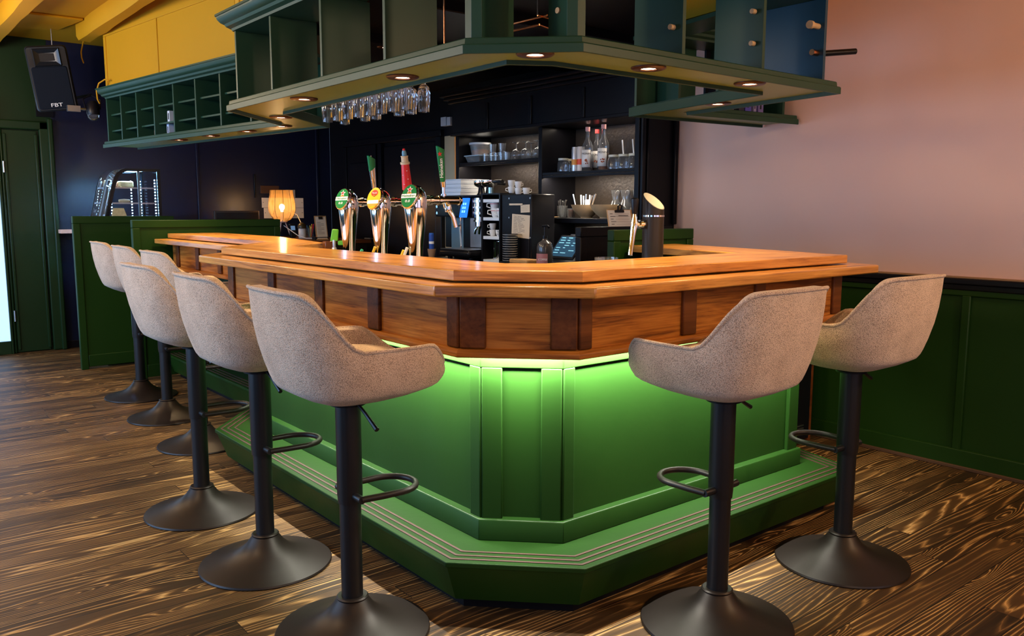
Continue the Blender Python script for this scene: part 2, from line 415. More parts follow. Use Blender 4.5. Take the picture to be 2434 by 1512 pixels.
# right wall wainscot
wa = MB().box(XW-.012, XW+.001, -4.5, 1.9, .0, .955)
for y in (-3.2, -2.15, -1.1, -.05, 1.0): wa.box(XW-.028, XW-.01, y-.022, y+.022, .09, .9)
wa.box(XW-.028, XW-.01, -4.5, 1.9, .895, .955)
struct('trim_3', wa, GREEN, bev=.006)
struct('trim_4', MB().box(XW-.05, XW+.001, -4.5, 1.9, .955, .985).box(XW-.035, XW+.001, -4.5, 1.9, .925, .956), BLACK, bev=.006)
struct('trim_5', MB().box(XW-.03, XW+.001, -4.5, 1.9, .985, .994), mat('tan_cap', (.32,.17,.07), .5), bev=.002)
struct('baseboard_right', MB().box(XW-.035, XW+.001, -4.5, 1.05, 0, .10), GREEN, bev=.006)
struct('trim_6', MB().box(XW-.05, XW-.034, -4.5, 1.05, 0, .018), mat('brown_shoe_moulding', (.08,.04,.02), .6), bev=.003)
# ceiling beams (rough painted logs) and a sunk ceiling tray
def beam(name, x, w, y0, y1, h):
    mb = MB(); n = 40; rnd = random.Random(int(x*1000))
    ring = []
    for i in range(n+1):
        y = y0 + (y1-y0)*i/n; j = rnd.uniform(-.006,.006); k2 = rnd.uniform(-.006,.006)
        prof = [(-w/2+j, ZC+.01), (-w/2+j, ZC-h*.75), (-w*.36+j, ZC-h), (w*.36+k2, ZC-h+j), (w/2+k2, ZC-h*.75), (w/2+k2, ZC+.01)]
        ring.append([(x+a, y, z) for a, z in prof])
    o = 0
    for r_ in ring: mb.v += r_
    for i in range(n):
        for q in range(6): mb.f.append([i*6+q, i*6+(q+1)%6, i*6+6+(q+1)%6, i*6+6+q]); mb.m.append(0)
    mb.f += [[0,1,2,3,4,5], [n*6+q for q in range(6)][::-1]]; mb.m += [0,0]
    struct(name, mb, YELLOW)
beam('beam_1', -.335, .13, -4.4, 6.93, .13)
beam('beam_2', .265, .12, -4.4, 6.05, .13)
beam('beam_3', -1.0, .13, -4.4, 6.93, .13)
beam('beam_4', -1.9, .13, -4.4, 6.93, .13)
struct('trim_7', MB().prism([(-.30,5.78),(.20,5.75),(.12,6.33),(-.22,6.42)], ZC-.022, ZC+.001), YELLOW, bev=.02)

# ------------------------------------------------------------------ bar plan
JL = ((0,2.32),(.66,.751)); RL = ((1.85,0),(.255,.967))
def bp(d, dl=None, dr=None):
    dl = d if dl is None else dl; dr = d if dr is None else dr
    jp = (JL[0][0]-.751*dl, JL[0][1]+.66*dl); rp = (RL[0][0]+.967*dr, RL[0][1]-.255*dr)
    c = .287; s2 = 2**.5
    F1 = isect((.508-d,0),(0,1),jp,JL[1]); J = isect((-d,0),(0,1),jp,JL[1])
    Rr = isect((0,-d),(1,0),rp,RL[1]); E = isect((0,1.22),(1,0),rp,RL[1])
    return [(.508-d,4.885), F1, J, (-d, c-d*s2+d), (c-d*s2+d, -d), Rr, E]
MI = [0,3,0,1,2,4]
TO = bp(0); TO.insert(1, (.508, 3.7))
TI = [(.90,4.885),(.90,3.7),(.66,2.52),(.345,2.25),(.34,.45),(.45,.36),(1.61,.40),(1.80,1.22)]
top = MB().slabpath(TO, TI, 1.104, 1.139, [0,0,3,0,1,2,4])
top.v = [tuple(p) for p in top.v]
o = obj('countertop', top, WLT, bev=.004)
tag(o, 'polished oak bar top running round the whole green bar', 'countertop')
led = MB().sweep(lambda d: bp(d), [(.1014,1.064),(.1014,1.0985),(-.06,1.0985),(-.06,1.064)], MI)
o = obj('armrest_ledge', led, WLT, bev=.005)
tag(o, 'lower oak armrest ledge running round the bar just under its top', 'ledge')
bar = thing('bar_counter', 'green panelled bar body with stained oak apron above lit base', 'bar', (.5,.6,0))
BL = (.5,.6,0)
def bpart(name, mb, mats, **k):
    mb.v = [(x-BL[0], y-BL[1], z) for x, y, z in mb.v]
    return obj(name, mb, mats, bar, **k)
bpart('apron_panel', MB().sweep(lambda d: bp(d, d, d+.03), [(-.035,.872),(-.035,1.064),(-.06,1.064),(-.06,.872)], MI), WDK)
def gb(d):
    q = bp(d, d+.06, d+.04); q[-1] = (q[-2][0]+.10, 1.22); return q
bpart('carcass', MB().sweep(lambda d: gb(d) if d < -.1 else bp(d), [(-.17,.19),(-.17,.86),(-.062,.86),(-.062,1.103),(-.09,1.103),(-.2,.9),(-.2,.19)], MI), GREEN)
bpart('apron_moulding', MB().sweep(lambda d: bp(d, d, d+.03), [(-.0134,.856),(-.0134,.872),(-.022,.882),(-.034,.885),(-.062,.885),(-.062,.856)], MI), WDK, bev=.003)
# stiles on the apron
def on_path(pts, seg, t):
    a, b = pts[seg], pts[seg+1]; l = math.hypot(b[0]-a[0], b[1]-a[1])
    return (a[0]+(b[0]-a[0])*t/l, a[1]+(b[1]-a[1])*t/l), ((b[0]-a[0])/l, (b[1]-a[1])/l), l
def stile(mb, pts, seg, t0, t1, thick, z0, z1, inset=.0):
    p, u, l = on_path(pts, seg, t0); q, _, _ = on_path(pts, seg, t1); n = (u[1], -u[0])
    pl = [p, q, (q[0]-n[0]*(thick), q[1]-n[1]*thick), (p[0]-n[0]*thick, p[1]-n[1]*thick)]
    pl = [(a - n[0]*inset, b - n[1]*inset) for a, b in pl]
    return mb.prism(pl, z0, z1)
AP = bp(-.022, -.022, .008)
seglen = [on_path(AP, i, 0)[2] for i in range(6)]
def left_t(y): return AP[2][1] - y       # distance along main left wing from the jog corner
def right_t(x): return x - AP[4][0]
st = []
for a, b_ in ((1.255,1.33),(.80,.885),(1.74,1.81)): st.append((2, left_t(b_), left_t(a)))
st += [(2, 0.004, .075), (2, seglen[2]-.066, seglen[2]-.004), (3, .005, .09), (3, seglen[3]-.09, seglen[3]-.005)]
st += [(4, .005, .06), (4, right_t(.805), right_t(.88)), (4, right_t(1.235), right_t(1.30)), (4, seglen[4]-.07, seglen[4]-.004)]
st += [(0, .1, .17), (0, .55, .62), (0, 1.0, 1.07), (0, 1.5, 1.57), (0, seglen[0]-.07, seglen[0]-.003), (1, .005, .07), (1, seglen[1]-.07, seglen[1]-.005), (5, .005, .07), (5, .6, .67)]
for sg, t0, t1 in st:
    bpart('apron_stile', stile(MB(), AP, sg, t0, t1, .025, .885, 1.064), WPOST, bev=.005)
# green base : top rail, panels, stiles, plinth
bpart('top_rail', MB().sweep(gb, [(-.150,.80),(-.150,.858),(-.17,.858),(-.17,.80)], MI), GREEN, bev=.003)
GP = gb(-.150); gl = [on_path(GP, i, 0)[2] for i in range(6)]
for sg, t0, t1 in ((2,.004,.08),(2,gl[2]-.062,gl[2]-.003),(3,.004,.075),(3,gl[3]-.075,gl[3]-.004),(4,.003,.055),(4,gl[4]-.075,gl[4]-.003),(0,.1,.17),(0,1.0,1.07),(0,gl[0]-.07,gl[0]-.003),(1,.003,.07),(1,gl[1]-.07,gl[1]-.003),(5,.003,.07),(5,.5,.57)):
    bpart('base_stile', stile(MB(), GP, sg, t0, t1, .02, .262, .801), GREEN, bev=.004)
bpart('plinth', MB().sweep(gb, [(-.137,.196),(-.137,.266),(-.140,.271),(-.168,.272),(-.18,.272),(-.18,.196)], MI), GREEN, bev=.002)
# footstep
def sp(d): return bp(d, d+.019, d+.025)
FL = (.5,.6,0)
fs = thing('footstep', 'low green footstep with three dark inlaid lines around bar base', 'step', FL)
def fpart(name, mb, mats, **k):
    mb.v = [(x-FL[0], y-FL[1], z) for x, y, z in mb.v]
    return obj(name, mb, mats, fs, **k)
fpart('step_tread', MB().sweep(sp, [(.056,.178),(.056,.1955),(-.30,.1955),(-.30,.178)], MI), GREEN, bev=.003)
fpart('step_riser', MB().sweep(sp, [(.049,.179),(.002,.047),(-.30,.047),(-.30,.179)], MI), GREEN)
fpart('toe_kick', MB().sweep(sp, [(-.045,.0),(-.045,.048),(-.30,.048),(-.30,.0)], MI), BLACK)
for d in (.026, -.004, -.036):
    fpart('inlaid_strip', MB().sweep(sp, [(d+.0045,.195),(d+.0045,.1975),(d-.0045,.1975),(d-.0045,.195)], MI), GROOVE)
# low green end screens of the bar
def screen(name, label, x0, x1, y, z1, m, foot=0):
    w = W(name, label, 'partition', ((x0+x1)/2, y, 0))
    w.part('panel', MB().box(x0+.02, x1-.02, y-.014, y+.014, .03, z1-.02), m)
    w.part('top_rail', MB().box(x0, x1, y-.025, y+.025, z1-.06, z1), m, bev=.005)
    w.part('side_rail', MB().box(x0, x0+.055, y-.025, y+.025, 0, z1-.0605), m, bev=.005)
    w.part('side_rail', MB().box(x1-.055, x1, y-.025, y+.025, 0, z1-.0605), m, bev=.005)
    w.part('bottom_rail', MB().box(x0+.0555, x1-.0555, y-.022, y+.022, .02, .12), m, bev=.005)
    return w
screen('partition_screen', 'green panelled screen at the far left end of the bar', .255, 1.44, 4.92, 1.243, GREEN)
screen('partition_screen', 'dark green panelled screen beneath the lit cake display case', .0, .80, 5.68, 1.268, GREEN)
screen('partition_screen', 'short green panelled screen behind the right end of the bar', 1.70, 2.36, 1.26, 1.222, GREEN)
screen('partition_screen', 'low black panel under the clipboard at end of shelving', 2.03, 2.88, 1.86, 1.222, BLACK)
# dark cabinet seen low between bar end and wall
w = W('floor_cabinet', 'black cabinet with brown edge standing low between bar end and wall', 'cabinet', (2.68,.82,0))
w.part('body', MB().box(2.56, 2.785, .70, .95, .02, .88), BLKPL, bev=.004)
w.part('edge_post', MB().box(2.786, 2.815, .705, .95, .0, .88), WPOST, bev=.003)
w.part('vent_strip', MB().box(2.60, 2.72, .694, .701, .085, .094), STEEL)
w.part('vent_strip', MB().box(2.60, 2.72, .694, .701, .104, .110), STEEL)
w.part('foot', MB().box(2.57, 2.78, .72, .94, .0, .0195), BLKPL)

# ------------------------------------------------------------------ canopy
CP = [(.276,5.711),(.629,2.995),(.105,2.452),(.1106,.3846),(.3846,.1106),(1.922,.1106),(2.067,1.053),(2.94,.955)]
CI = [(.56,5.726),(.921,2.919),(.408,2.417),(.358,.461),(.494,.381),(1.69,.361),(1.88,1.316),(2.94,1.21)]
def cp(d): return offpath(CP, d)
def ci(d): return offpath(CI, d)
ML = (1.0,1.3,1.83)
can = thing('bar_canopy', 'dark green overhead shelf canopy with downlights hanging above the bar', 'canopy', ML)
def cpart(name, mb, mats, parent=None, **k):
    mb.v = [(x-ML[0], y-ML[1], z-ML[2]) for x, y, z in mb.v]
    return obj(name, mb, mats, parent or can, **k)
cpart('soffit', MB().slabpath(cp(-.024), ci(.010), 1.842, 1.872), SOFFIT)
cpart('outer_fascia', MB().sweep(cp, [(0,1.826),(0,1.853),(-.004,1.857),(-.012,1.858),(-.014,1.876),(-.018,1.879),(-.05,1.879),(-.02,1.872),(-.013,1.84),(-.010,1.826)]), GREEND, bev=.001)
cpart('inner_fascia', MB().sweep(ci, [(0,1.874),(0,1.826),(.012,1.826),(.012,1.874)]), GREEND, bev=.002)
cpart('shelf_board', MB().slabpath(cp(-.05), ci(.012), 1.872, 1.879), GREEND)
cpart('cornice', MB().sweep(cp, [(-.05,2.225),(-.04,2.225),(-.036,2.236),(-.012,2.243),(-.005,2.255),(.012,2.260),(.026,2.275),(.03,2.288),(.036,2.290),(.036,2.30),(-.06,2.30)]), GREEND)
cpart('top_board', MB().slabpath(cp(-.05), ci(.012), 2.225, 2.245), GREEND)
DP = cp(-.05)
def divider(seg, t, depth, thick=.018, name='divider', m=None):
    p, u, l = on_path(DP, seg, t); n = (-u[1], u[0])
    a = (p[0]-u[0]*thick/2, p[1]-u[1]*thick/2); b = (p[0]+u[0]*thick/2, p[1]+u[1]*thick/2)
    return cpart(name, MB().prism([a, b, (b[0]+n[0]*depth, b[1]+n[1]*depth), (a[0]+n[0]*depth, a[1]+n[1]*depth)], 1.879, 2.225), m or GREEND, bev=.001)
# main left wing (positions along y)
for y in (2.425, 1.994, 1.478, .958): divider(2, DP[2][1]-y, .235)
for x in (.932, 1.42): divider(4, x-DP[4][0], .235)
divider(4, 1.862-DP[4][0], .43, .018, 'end_panel', DAYBLUE)
# corner posts
for (q, nm) in ((3,0),(4,1)):
    u1 = on_path(DP, q-1, 0)[1]; u2 = on_path(DP, q, 0)[1]; c = DP[q]
    pts = [(c[0]-u1[0]*.035, c[1]-u1[1]*.035), c, (c[0]+u2[0]*.035, c[1]+u2[1]*.035), (c[0]+u2[0]*.035-u2[1]*.02, c[1]+u2[1]*.035+u2[0]*.02), (c[0]-u1[0]*.035-u1[1]*.02, c[1]-u1[1]*.035+u1[0]*.02)]
    cpart('corner_post', MB().prism(pts, 1.879, 2.225), GREEND, bev=.001)
def plate(a, b, th=.018):
    dx, dy = b[0]-a[0], b[1]-a[1]; l = math.hypot(dx,dy); n = (-dy/l*th/2, dx/l*th/2)
    cpart('divider', MB().prism([(a[0]+n[0],a[1]+n[1]),(b[0]+n[0],b[1]+n[1]),(b[0]-n[0],b[1]-n[1]),(a[0]-n[0],a[1]-n[1])], 1.879, 2.225), GREEND, bev=.001)
plate((.185,.425),(.41,.505)); plate((.412,.19),(.449,.341))
for t in (.02,.42,.85): divider(6, t, .2)
rb = ci(.022)
cpart('rear_board', MB().prism([rb[6],(2.36,1.27),(2.36,1.255),(rb[6][0],rb[6][1]-.015)],1.879,2.225), GREEND)
cpart('rear_board', MB().prism([(2.42,1.245),(2.93,1.19),(2.93,1.175),(2.42,1.23)],1.879,2.225), BLACK)
divider(5, .45, .2)
# far-left cabinet with back board and thin shelves
for t in (2.769, 2.486, 2.186, 1.875, 1.542, 1.197, .842, .45, .10): divider(0, on_path(DP,0,0)[2]-t, .26)
bk = cp(-.31)
cpart('back_board', MB().slabpath(bk[:2], cp(-.325)[:2], 1.879, 2.225), GREEND)
L0 = on_path(DP,0,0)[2]
for z in (2.097, 1.967):
    for t0, t1 in ((.11,.44),(.46,.832),(.852,1.187),(1.207,1.532),(1.552,1.865),(1.885,2.176),(2.196,2.476),(2.496,2.76)):
        p, u, l = on_path(DP, 0, L0-t1); q, _, _ = on_path(DP, 0, L0-t0); n = (-u[1], u[0]); e = .03
        cpart('thin_shelf', MB().prism([(p[0]+n[0]*e,p[1]+n[1]*e),(q[0]+n[0]*e,q[1]+n[1]*e),(q[0]+n[0]*.25,q[1]+n[1]*.25),(p[0]+n[0]*.25,p[1]+n[1]*.25)], z-.006, z+.006), GREEND)
# wooden pegs on the shelf ends
for (x, y, z) in ((.925,.2,1.985),(1.412,.2,2.11),(1.413,.2,1.987),(.44,.27,1.984)):
    cpart('peg', MB().cyl((x-.026,y,z), .010, 0, .022, 12, axis='x'), BOWL)
cpart('peg', MB().cyl((1.845,.19,2.111), .012, -.05, .012, 12, axis='x').cyl((1.80,.19,2.111), .017, -.018, .0, 12, axis='x'), BOWL)
cpart('peg', MB().cyl((1.84,.19,2.0), .013, -.03, .012, 12, axis='x'), COPPER)
cpart('pipe_stub', MB().tube([(1.872,.19,2.0),(2.04,.12,2.02)], .013, 12), BLKPL)
cpart('switch_plate', MB().box(.196,.20,1.475,1.483,1.995,2.035), STEEL)
# ochre bulkhead between canopy and ceiling
bh = MB().sweep(cp, [(-.058,2.30),(-.058,ZC+.001),(-.08,ZC+.001),(-.08,2.30)])
struct('bulkhead', bh, YELLOW, smooth=0)
BP = cp(-.050)
tr = MB(); Lb = on_path(BP,0,0)[2]
for t in (Lb-.02, 1.78, .62, .06):
    stile(tr, BP, 0, Lb-t-.02, Lb-t+.02, .012, 2.30, 2.72)
stile(tr, BP, 0, 0, Lb, .012, 2.72, 2.86)
for t in (.03,.7,1.4): stile(tr, BP, 2, t, t+.04, .012, 2.30, 2.72)
stile(tr, BP, 1, .02, .06, .012, 2.30, 2.86)
struct('trim_8', tr, YELLOW, bev=.004)
struct('trim_9', MB().box(2.94,XW-.001,1.90,4.0,2.266,2.42).box(XW-.014,XW+.001,3.96,4.64,2.0,2.42).box(XW-.02,XW+.001,1.26,1.9,2.36,2.42), BLACK, smooth=0)
# black service ceiling inside the bar
cc = ci(.02)
struct('ceiling_service', MB().prism([(p[0],p[1]) for p in cc[::-1]] + [(.58,YF),(XW,YF),(XW,1.25)][0:0] + [(.56,5.73),(.56,YF),(XW,YF),(XW,1.22)], 2.42, 2.45), BLACK, smooth=0)
sb = MB()
for y in (1.9, 2.9): sb.box(.45, XW, y-.03, y+.03, 2.36, 2.425)
struct('beam_service', sb, BLACK, bev=.006)

# downlights under the canopy
DL = [(.248,1.846,'nearest the far left corner of the canopy front run'),(.26,.994,'midway along the left run of the canopy'),(.345,.30,'at the chamfered corner of the canopy'),(.84,.245,'on the right run just past the canopy corner'),(1.44,.235,'near the right end of the canopy front'),(1.87,.72,'on the short right return of the canopy'),(.49,2.66,'on the diagonal step of the canopy'),(.70,3.13,'first along the far left canopy run'),(.665,3.60,'second along the far left canopy run'),(.60,4.10,'third along the far left canopy run'),(.54,4.6,'farthest along the far left canopy run')]
def make_downlight(loc, label):
    t = thing('downlight', label, 'downlight', loc, 0, 'downlights under the canopy')
    obj('ring', MB().lathe([(.028,-.001),(.03,-.008),(.058,-.008),(.064,-.004),(.064,0),(.028,0)], n=32, close=True), BROWNRING, t)
    obj('lens', MB().lathe([(0,-.004),(.028,-.004),(.028,-.001),(0,-.001)], n=24), LENS, t)
    return t
dl0 = None
for (x, y, txt) in DL:
    lab = 'round brown downlight ' + txt
    if dl0 is None: dl0 = make_downlight((x, y, 1.842), lab)
    else: dup(dl0, (x, y, 1.842), 0, lab)
    s = bpy.data.lights.new('downlight_beam', 'SPOT'); s.energy = SPOT_W; s.color = (1,.70,.36); s.spot_size = R(125); s.spot_blend = .9; s.shadow_soft_size = .03
    so = bpy.data.objects.new('downlight_beam', s); COL.objects.link(so); so.location = (x, y, 1.828)
for (x, y, z) in ((1.79,1.95,2.42),(1.5,3.2,2.42)):  # second one added to light the dark area behind the bar
    dup(dl0, (x, y, z), 0, 'round downlight in black service ceiling ' + ('seen through gap over canopy corner' if y < 2 else 'deeper behind the glass rack'))
    s = bpy.data.lights.new('service_beam', 'SPOT'); s.energy = SPOT_W*1.1; s.color = (1,.80,.58); s.spot_size = R(140); s.spot_blend = .9; s.shadow_soft_size = .03
    so = bpy.data.objects.new('service_beam', s); COL.objects.link(so); so.location = (x, y, z-.015)
# ------------------------------------------------------------------ bar stools
def sup(cx, ax, by, n, th, ax2=None):
    c, s = math.cos(th), math.sin(th)
    a = ax if c > 0 or ax2 is None else ax2
    return (cx + a*math.copysign(abs(c)**(2/n), c), by*math.copysign(abs(s)**(2/n), s))
def rim_z(x, y, th):
    z = .937 + .158*sm(-.065, -.235, x) + .010*sm(-.18,-.27,x)
    if math.cos(th) > 0: z -= .085*sm(.155, .272, x)
    return z
def make_stool(label):
    t = thing('bar_stool', label, 'bar stool', (0,0,0), 0, None)
    obj('base', MB().lathe([(0,.0),(.240,.0),(.243,.004),(.240,.010),(.215,.017),(.17,.028),(.125,.044),(.092,.062),(.068,.084),(.054,.104),(.046,.113),(0,.113)], n=64), BLKMET, t)
    obj('collar', MB().lathe([(.034,.110),(.048,.112),(.050,.117),(.046,.121),(.034,.121)], n=40, close=True), BLKMET, t)
    obj('pole', MB().cyl((0,0,0), .0335, .1135, .45, 40), BLKPOLE, t)
    obj('sleeve', MB().lathe([(.0337,.425),(.037,.425),(.039,.45),(.039,.738),(.0337,.738)], n=40, close=True), BLKPOLE, t)
    arc = [(.0,.077,.452),(.06,.083,.452)]
    for i in range(13):
        a = PI/2 - PI*i/12; arc.append((.135+.088*math.cos(a), .086*math.sin(a), .452))
    arc += [(.06,-.083,.452),(.0,-.077,.452)]
    fr_ = obj('footrest', MB().tube(arc, .0105, 12), BLKMET, t)
    obj('footrest_bracket', MB().tube([(0,.084,.452),(0,-.084,.452)], .012, 12), BLKPOLE, fr_)
    obj('lift_lever', MB().tube([(.0,-.02,.752),(.005,-.06,.745),(.01,-.10,.722),(.012,-.165,.688)], [.005,.005,.0055,.0075], 8), BLKPL, t)
    obj('seat_plate', MB().cyl((0,0,0), .055, .736, .7415, 24), BLKPL, t)
    N = 72; rows = []
    th = [2*PI*i/N for i in range(N)]
    BO = lambda a, k=1: sup(-.005, .268*k, .226*k, 3.1, a, .192*k)
    TO_ = lambda a: sup(-.012, .278, .250, 3.2, a, .246)
    for k in (.25,.5,.72,.87,.955):
        rows.append([BO(a, k)+(.742+.062*k**2.0,) for a in th])
    for v in (0,.06,.2,.4,.6,.8,.93,1):
        r = []
        for a in th:
            b = BO(a); q = TO_(a); bul = .012*math.sin(PI*v)
            w = v**.85
            x = b[0]+(q[0]-b[0])*w; y = b[1]+(q[1]-b[1])*w
            l = math.hypot(x,y) or 1; x += bul*x/l; y += bul*y/l
            zb = .812 - .006*sm(.0,.2,b[0]); zt = rim_z(q[0], q[1], a)
            r.append((x, y, zb+(zt-zb)*v))
        rows.append(r)
    sh = MB(); sh.v.append((0,0,.742))
    for r in rows: sh.v += r
    for i in range(N):
        sh.f.append([0, 1+(i+1)%N, 1+i]); sh.m.append(0)
    for j in range(len(rows)-1):
        for i in range(N):
            a = 1+j*N+i; b = 1+j*N+(i+1)%N
            sh.f.append([a, b, b+N, a+N]); sh.m.append(0)
    so = obj('shell', sh, FABRIC, t, smooth=80)
    md = so.modifiers.new('thick', 'SOLIDIFY'); md.thickness = .036; md.offset = -1
    bv = so.modifiers.new('soft', 'BEVEL'); bv.width = .012; bv.segments = 3; bv.limit_method = 'ANGLE'; bv.angle_limit = R(55)
    obj('piping', MB().tube([(p[0]*1.004, p[1]*1.004, p[2]-.002) for p in rows[-1]], .0055, 8, closed=True), FABRIC, so)
    cu = MB(); cr = []
    for k, z in ((.6,.80),(.90,.80),(.97,.82),(1.0,.845),(.985,.87),(.94,.887),(.8,.897),(.5,.902),(.2,.903)):
        cr.append([sup(.005, .175*k, .178*k, 2.6, a)+(z,) for a in th])
    for r in cr: cu.v += r
    cu.f.append(list(range(N))[::-1]); cu.m.append(0); cu.f.append([(len(cr)-1)*N+i for i in range(N)]); cu.m.append(0)
    for j in range(len(cr)-1):
        for i in range(N):
            a = j*N+i; b = j*N+(i+1)%N; cu.f.append([a,b,b+N,a+N]); cu.m.append(0)
    obj('seat_cushion', cu, FABRIC, t, smooth=80)
    return t
S0 = make_stool('beige boucle bar stool nearest the camera on the left of the bar')
S0.location = (-.325,.392,0); S0.rotation_euler = (0,0,R(-2)); S0['group'] = 'upholstered bar stools'
for x, y, rz, lab in ((-.335,1.056,-1,'beige boucle bar stool second from the front in left row'),
        (-.335,1.755,0,'beige boucle bar stool third from the front in left row'),
        (.03,2.83,-2,'beige boucle bar stool just beyond the end of the footstep corner'),
        (.068,3.59,-3,'beige boucle bar stool second from last, at far left bar'),
        (.11,4.34,-3,'beige boucle bar stool last in row beside the green screen'),
        (.617,-.30,91,'beige boucle bar stool in front right of the bar, back to camera'),
        (1.378,-.303,89,'beige boucle bar stool by the green wainscot wall at far right')):
    dup(S0, (x, y, 0), R(rz), lab)

# ------------------------------------------------------------------ inner worktops
w = W('under_counter', 'dark work counter behind the left bar run holding beer taps', 'counter', (.62,1.4,0))
w.part('cabinet', MB().box(.40,.86,.55,2.42,0,1.03), BLKPL)
w.part('worktop', MB().box(.37,.88,.52,2.45,1.031,1.07), STEEL, bev=.004)
w = W('under_counter', 'dark work counter behind the right bar run holding black tap', 'counter', (1.2,.6,0))
w.part('cabinet', MB().box(.90,1.48,.45,.80,0,1.03), BLKPL)
w.part('worktop', MB().box(.885,1.50,.42,.82,1.031,1.07), STEEL, bev=.004)
w = W('back_counter', 'black counter under the shelving carrying the coffee equipment', 'counter', (2.5,2.9,0))
w.part('cabinet', MB().box(2.2,2.95,1.9,3.98,0,.895), BLKPL)
w.part('worktop', MB().box(2.15,2.957,1.885,3.99,.896,.93), BLACK, bev=.004)
w = W('service_counter', 'dark counter in far corner with lamp, monitor and pen jar', 'counter', (2.0,6.2,0))
w.part('cabinet', MB().box(1.3,2.6,5.5,6.93,0,.995), BLKPL)
w.part('worktop', MB().box(1.27,2.63,5.46,6.935,.996,1.03), WPOST, bev=.004)
w = W('display_counter', 'plain dark counter carrying the cake display case', 'counter', (.5,6.1,0))
w.part('cabinet', MB().box(.22,.78,5.74,6.5,0,1.02), GREENP)
w.part('worktop', MB().box(.19,.80,5.71,6.55,1.021,1.05), BLACK, bev=.004)
w = W('wall_shelf', 'small pale shelf on the far wall left of cake case', 'shelf', (.17,6.87,1.1))
w.part('board', MB().box(.12,.32,6.76,6.949,1.10,1.135), BEIGE, bev=.003)
w.part('bracket', MB().box(.2,.22,6.80,6.949,1.04,1.0995), BLKPL)

# ------------------------------------------------------------------ beer taps
def tap_column(loc, label, badge, k=1.0):
    t = thing('beer_tap', label, 'beer tap', loc, 0, 'chrome beer taps')
    prof = [(0,0),(.045,0),(.045,.006),(.030,.010),(.030,.03),(.034,.09),(.041,.16),(.048,.22),(.0525,.262),(.054,.288),(.0525,.312),(.047,.333),(.037,.350),(.024,.362),(.010,.367),(0,.368)]
    obj('column', MB().lathe([(r*k, z*k) for r, z in prof], n=48), CHROME, t)
    nrm = Vector((-.84,-.34,.40)).normalized(); c = Vector((0,0,.296*k)) + nrm*.0505*k
    M = frame(c, (.46,-.88,0), nrm)
    disc = MB().lathe([(0,-.012),(1,-.012),(1,0),(.94,.004),(0,.004)], n=40)
    bz = obj('badge_rim', MB().join(disc, M @ Matrix.Diagonal((.043*k,.060*k,1,1))), CHROME, t)
    M2 = frame(c + nrm*.0042, (.46,-.88,0), nrm)
    disc2 = MB().lathe([(0,0),(.93,0),(.9,.0015),(0,.0015)], n=40)
    bd = obj('badge', MB().join(disc2, M2 @ Matrix.Diagonal((.043*k,.060*k,1,1))), YELTAP if badge == 'y' else GRNTAP, t)
    M3 = frame(c + nrm*.0058, (.46,-.88,0), nrm)
    if badge == 'g':
        obj('star', star_mb(.017*k, M3 @ Matrix.Translation((0,.030*k,0))), WHT, bd)
        obj('star', star_mb(.0115*k, M3 @ Matrix.Translation((0,.030*k,.0006))), RED, bd)
        obj('band', MB().box(-.039*k,.039*k,-.010*k,.010*k,0,.0007).xf(M3), WHT, bd)
        obj('lettering', text_mb('Heineken', .0185*k, M3 @ Matrix.Translation((0,0,.0012))), GRNTAP, bd)
        obj('lettering', text_mb('0.0', .017*k, M3 @ Matrix.Translation((0,-.026*k,.0004)), sx=1.3), WHT, bd)
    else:
        obj('crest', MB().lathe([(0,0),(.017*k,0),(.017*k,.0008),(0,.0008)], n=24).xf(M3 @ Matrix.Translation((0,.026*k,0)) @ Matrix.Diagonal((1.15,1,1,1))), RED, bd)
        obj('lettering', text_mb('Texels', .011*k, M3 @ Matrix.Translation((0,.026*k,.0012))), WHT, bd)
        obj('band', MB().box(-.033*k,.033*k,-.030*k,-.012*k,0,.0007).xf(M3), WHT, bd)
        obj('band', MB().box(-.025*k,.025*k,-.043*k,-.0305*k,0,.0010).xf(M3), mat('gold_band', (.5,.3,.05), .3), bd)
    z = .30*k
    obj('arm_pipe', MB().lathe([(0,.04),(.020,.04),(.020,.07),(.024,.072),(.024,.086),(.019,.088),(.019,.12),(.023,.122),(.023,.135),(.019,.137),(.019,.235),(.022,.237),(.022,.25),(0,.25)], (0,0,z), 28, 0, 'x'), CHROME, t)
    sp_ = obj('spout', MB().tube([(.165,0,z),(.168,-.006,z-.03),(.176,-.016,z-.045),(.190,-.026,z-.075),(.202,-.032,z-.125)], [.016,.017,.013,.0105,.0105], 14).lathe([(0,-.02),(.014,-.018),(.018,0),(.014,.018),(0,.02)], (.172,-.012,z-.036), 18), CHROME, t)
    obj('handle_stem', MB().cyl((.155,0,z), .0075, .0, .062, 14).lathe([(0,.02),(.013,.02),(.013,.03),(0,.03)], (.155,0,z), 18), CHROME, t)
    return t
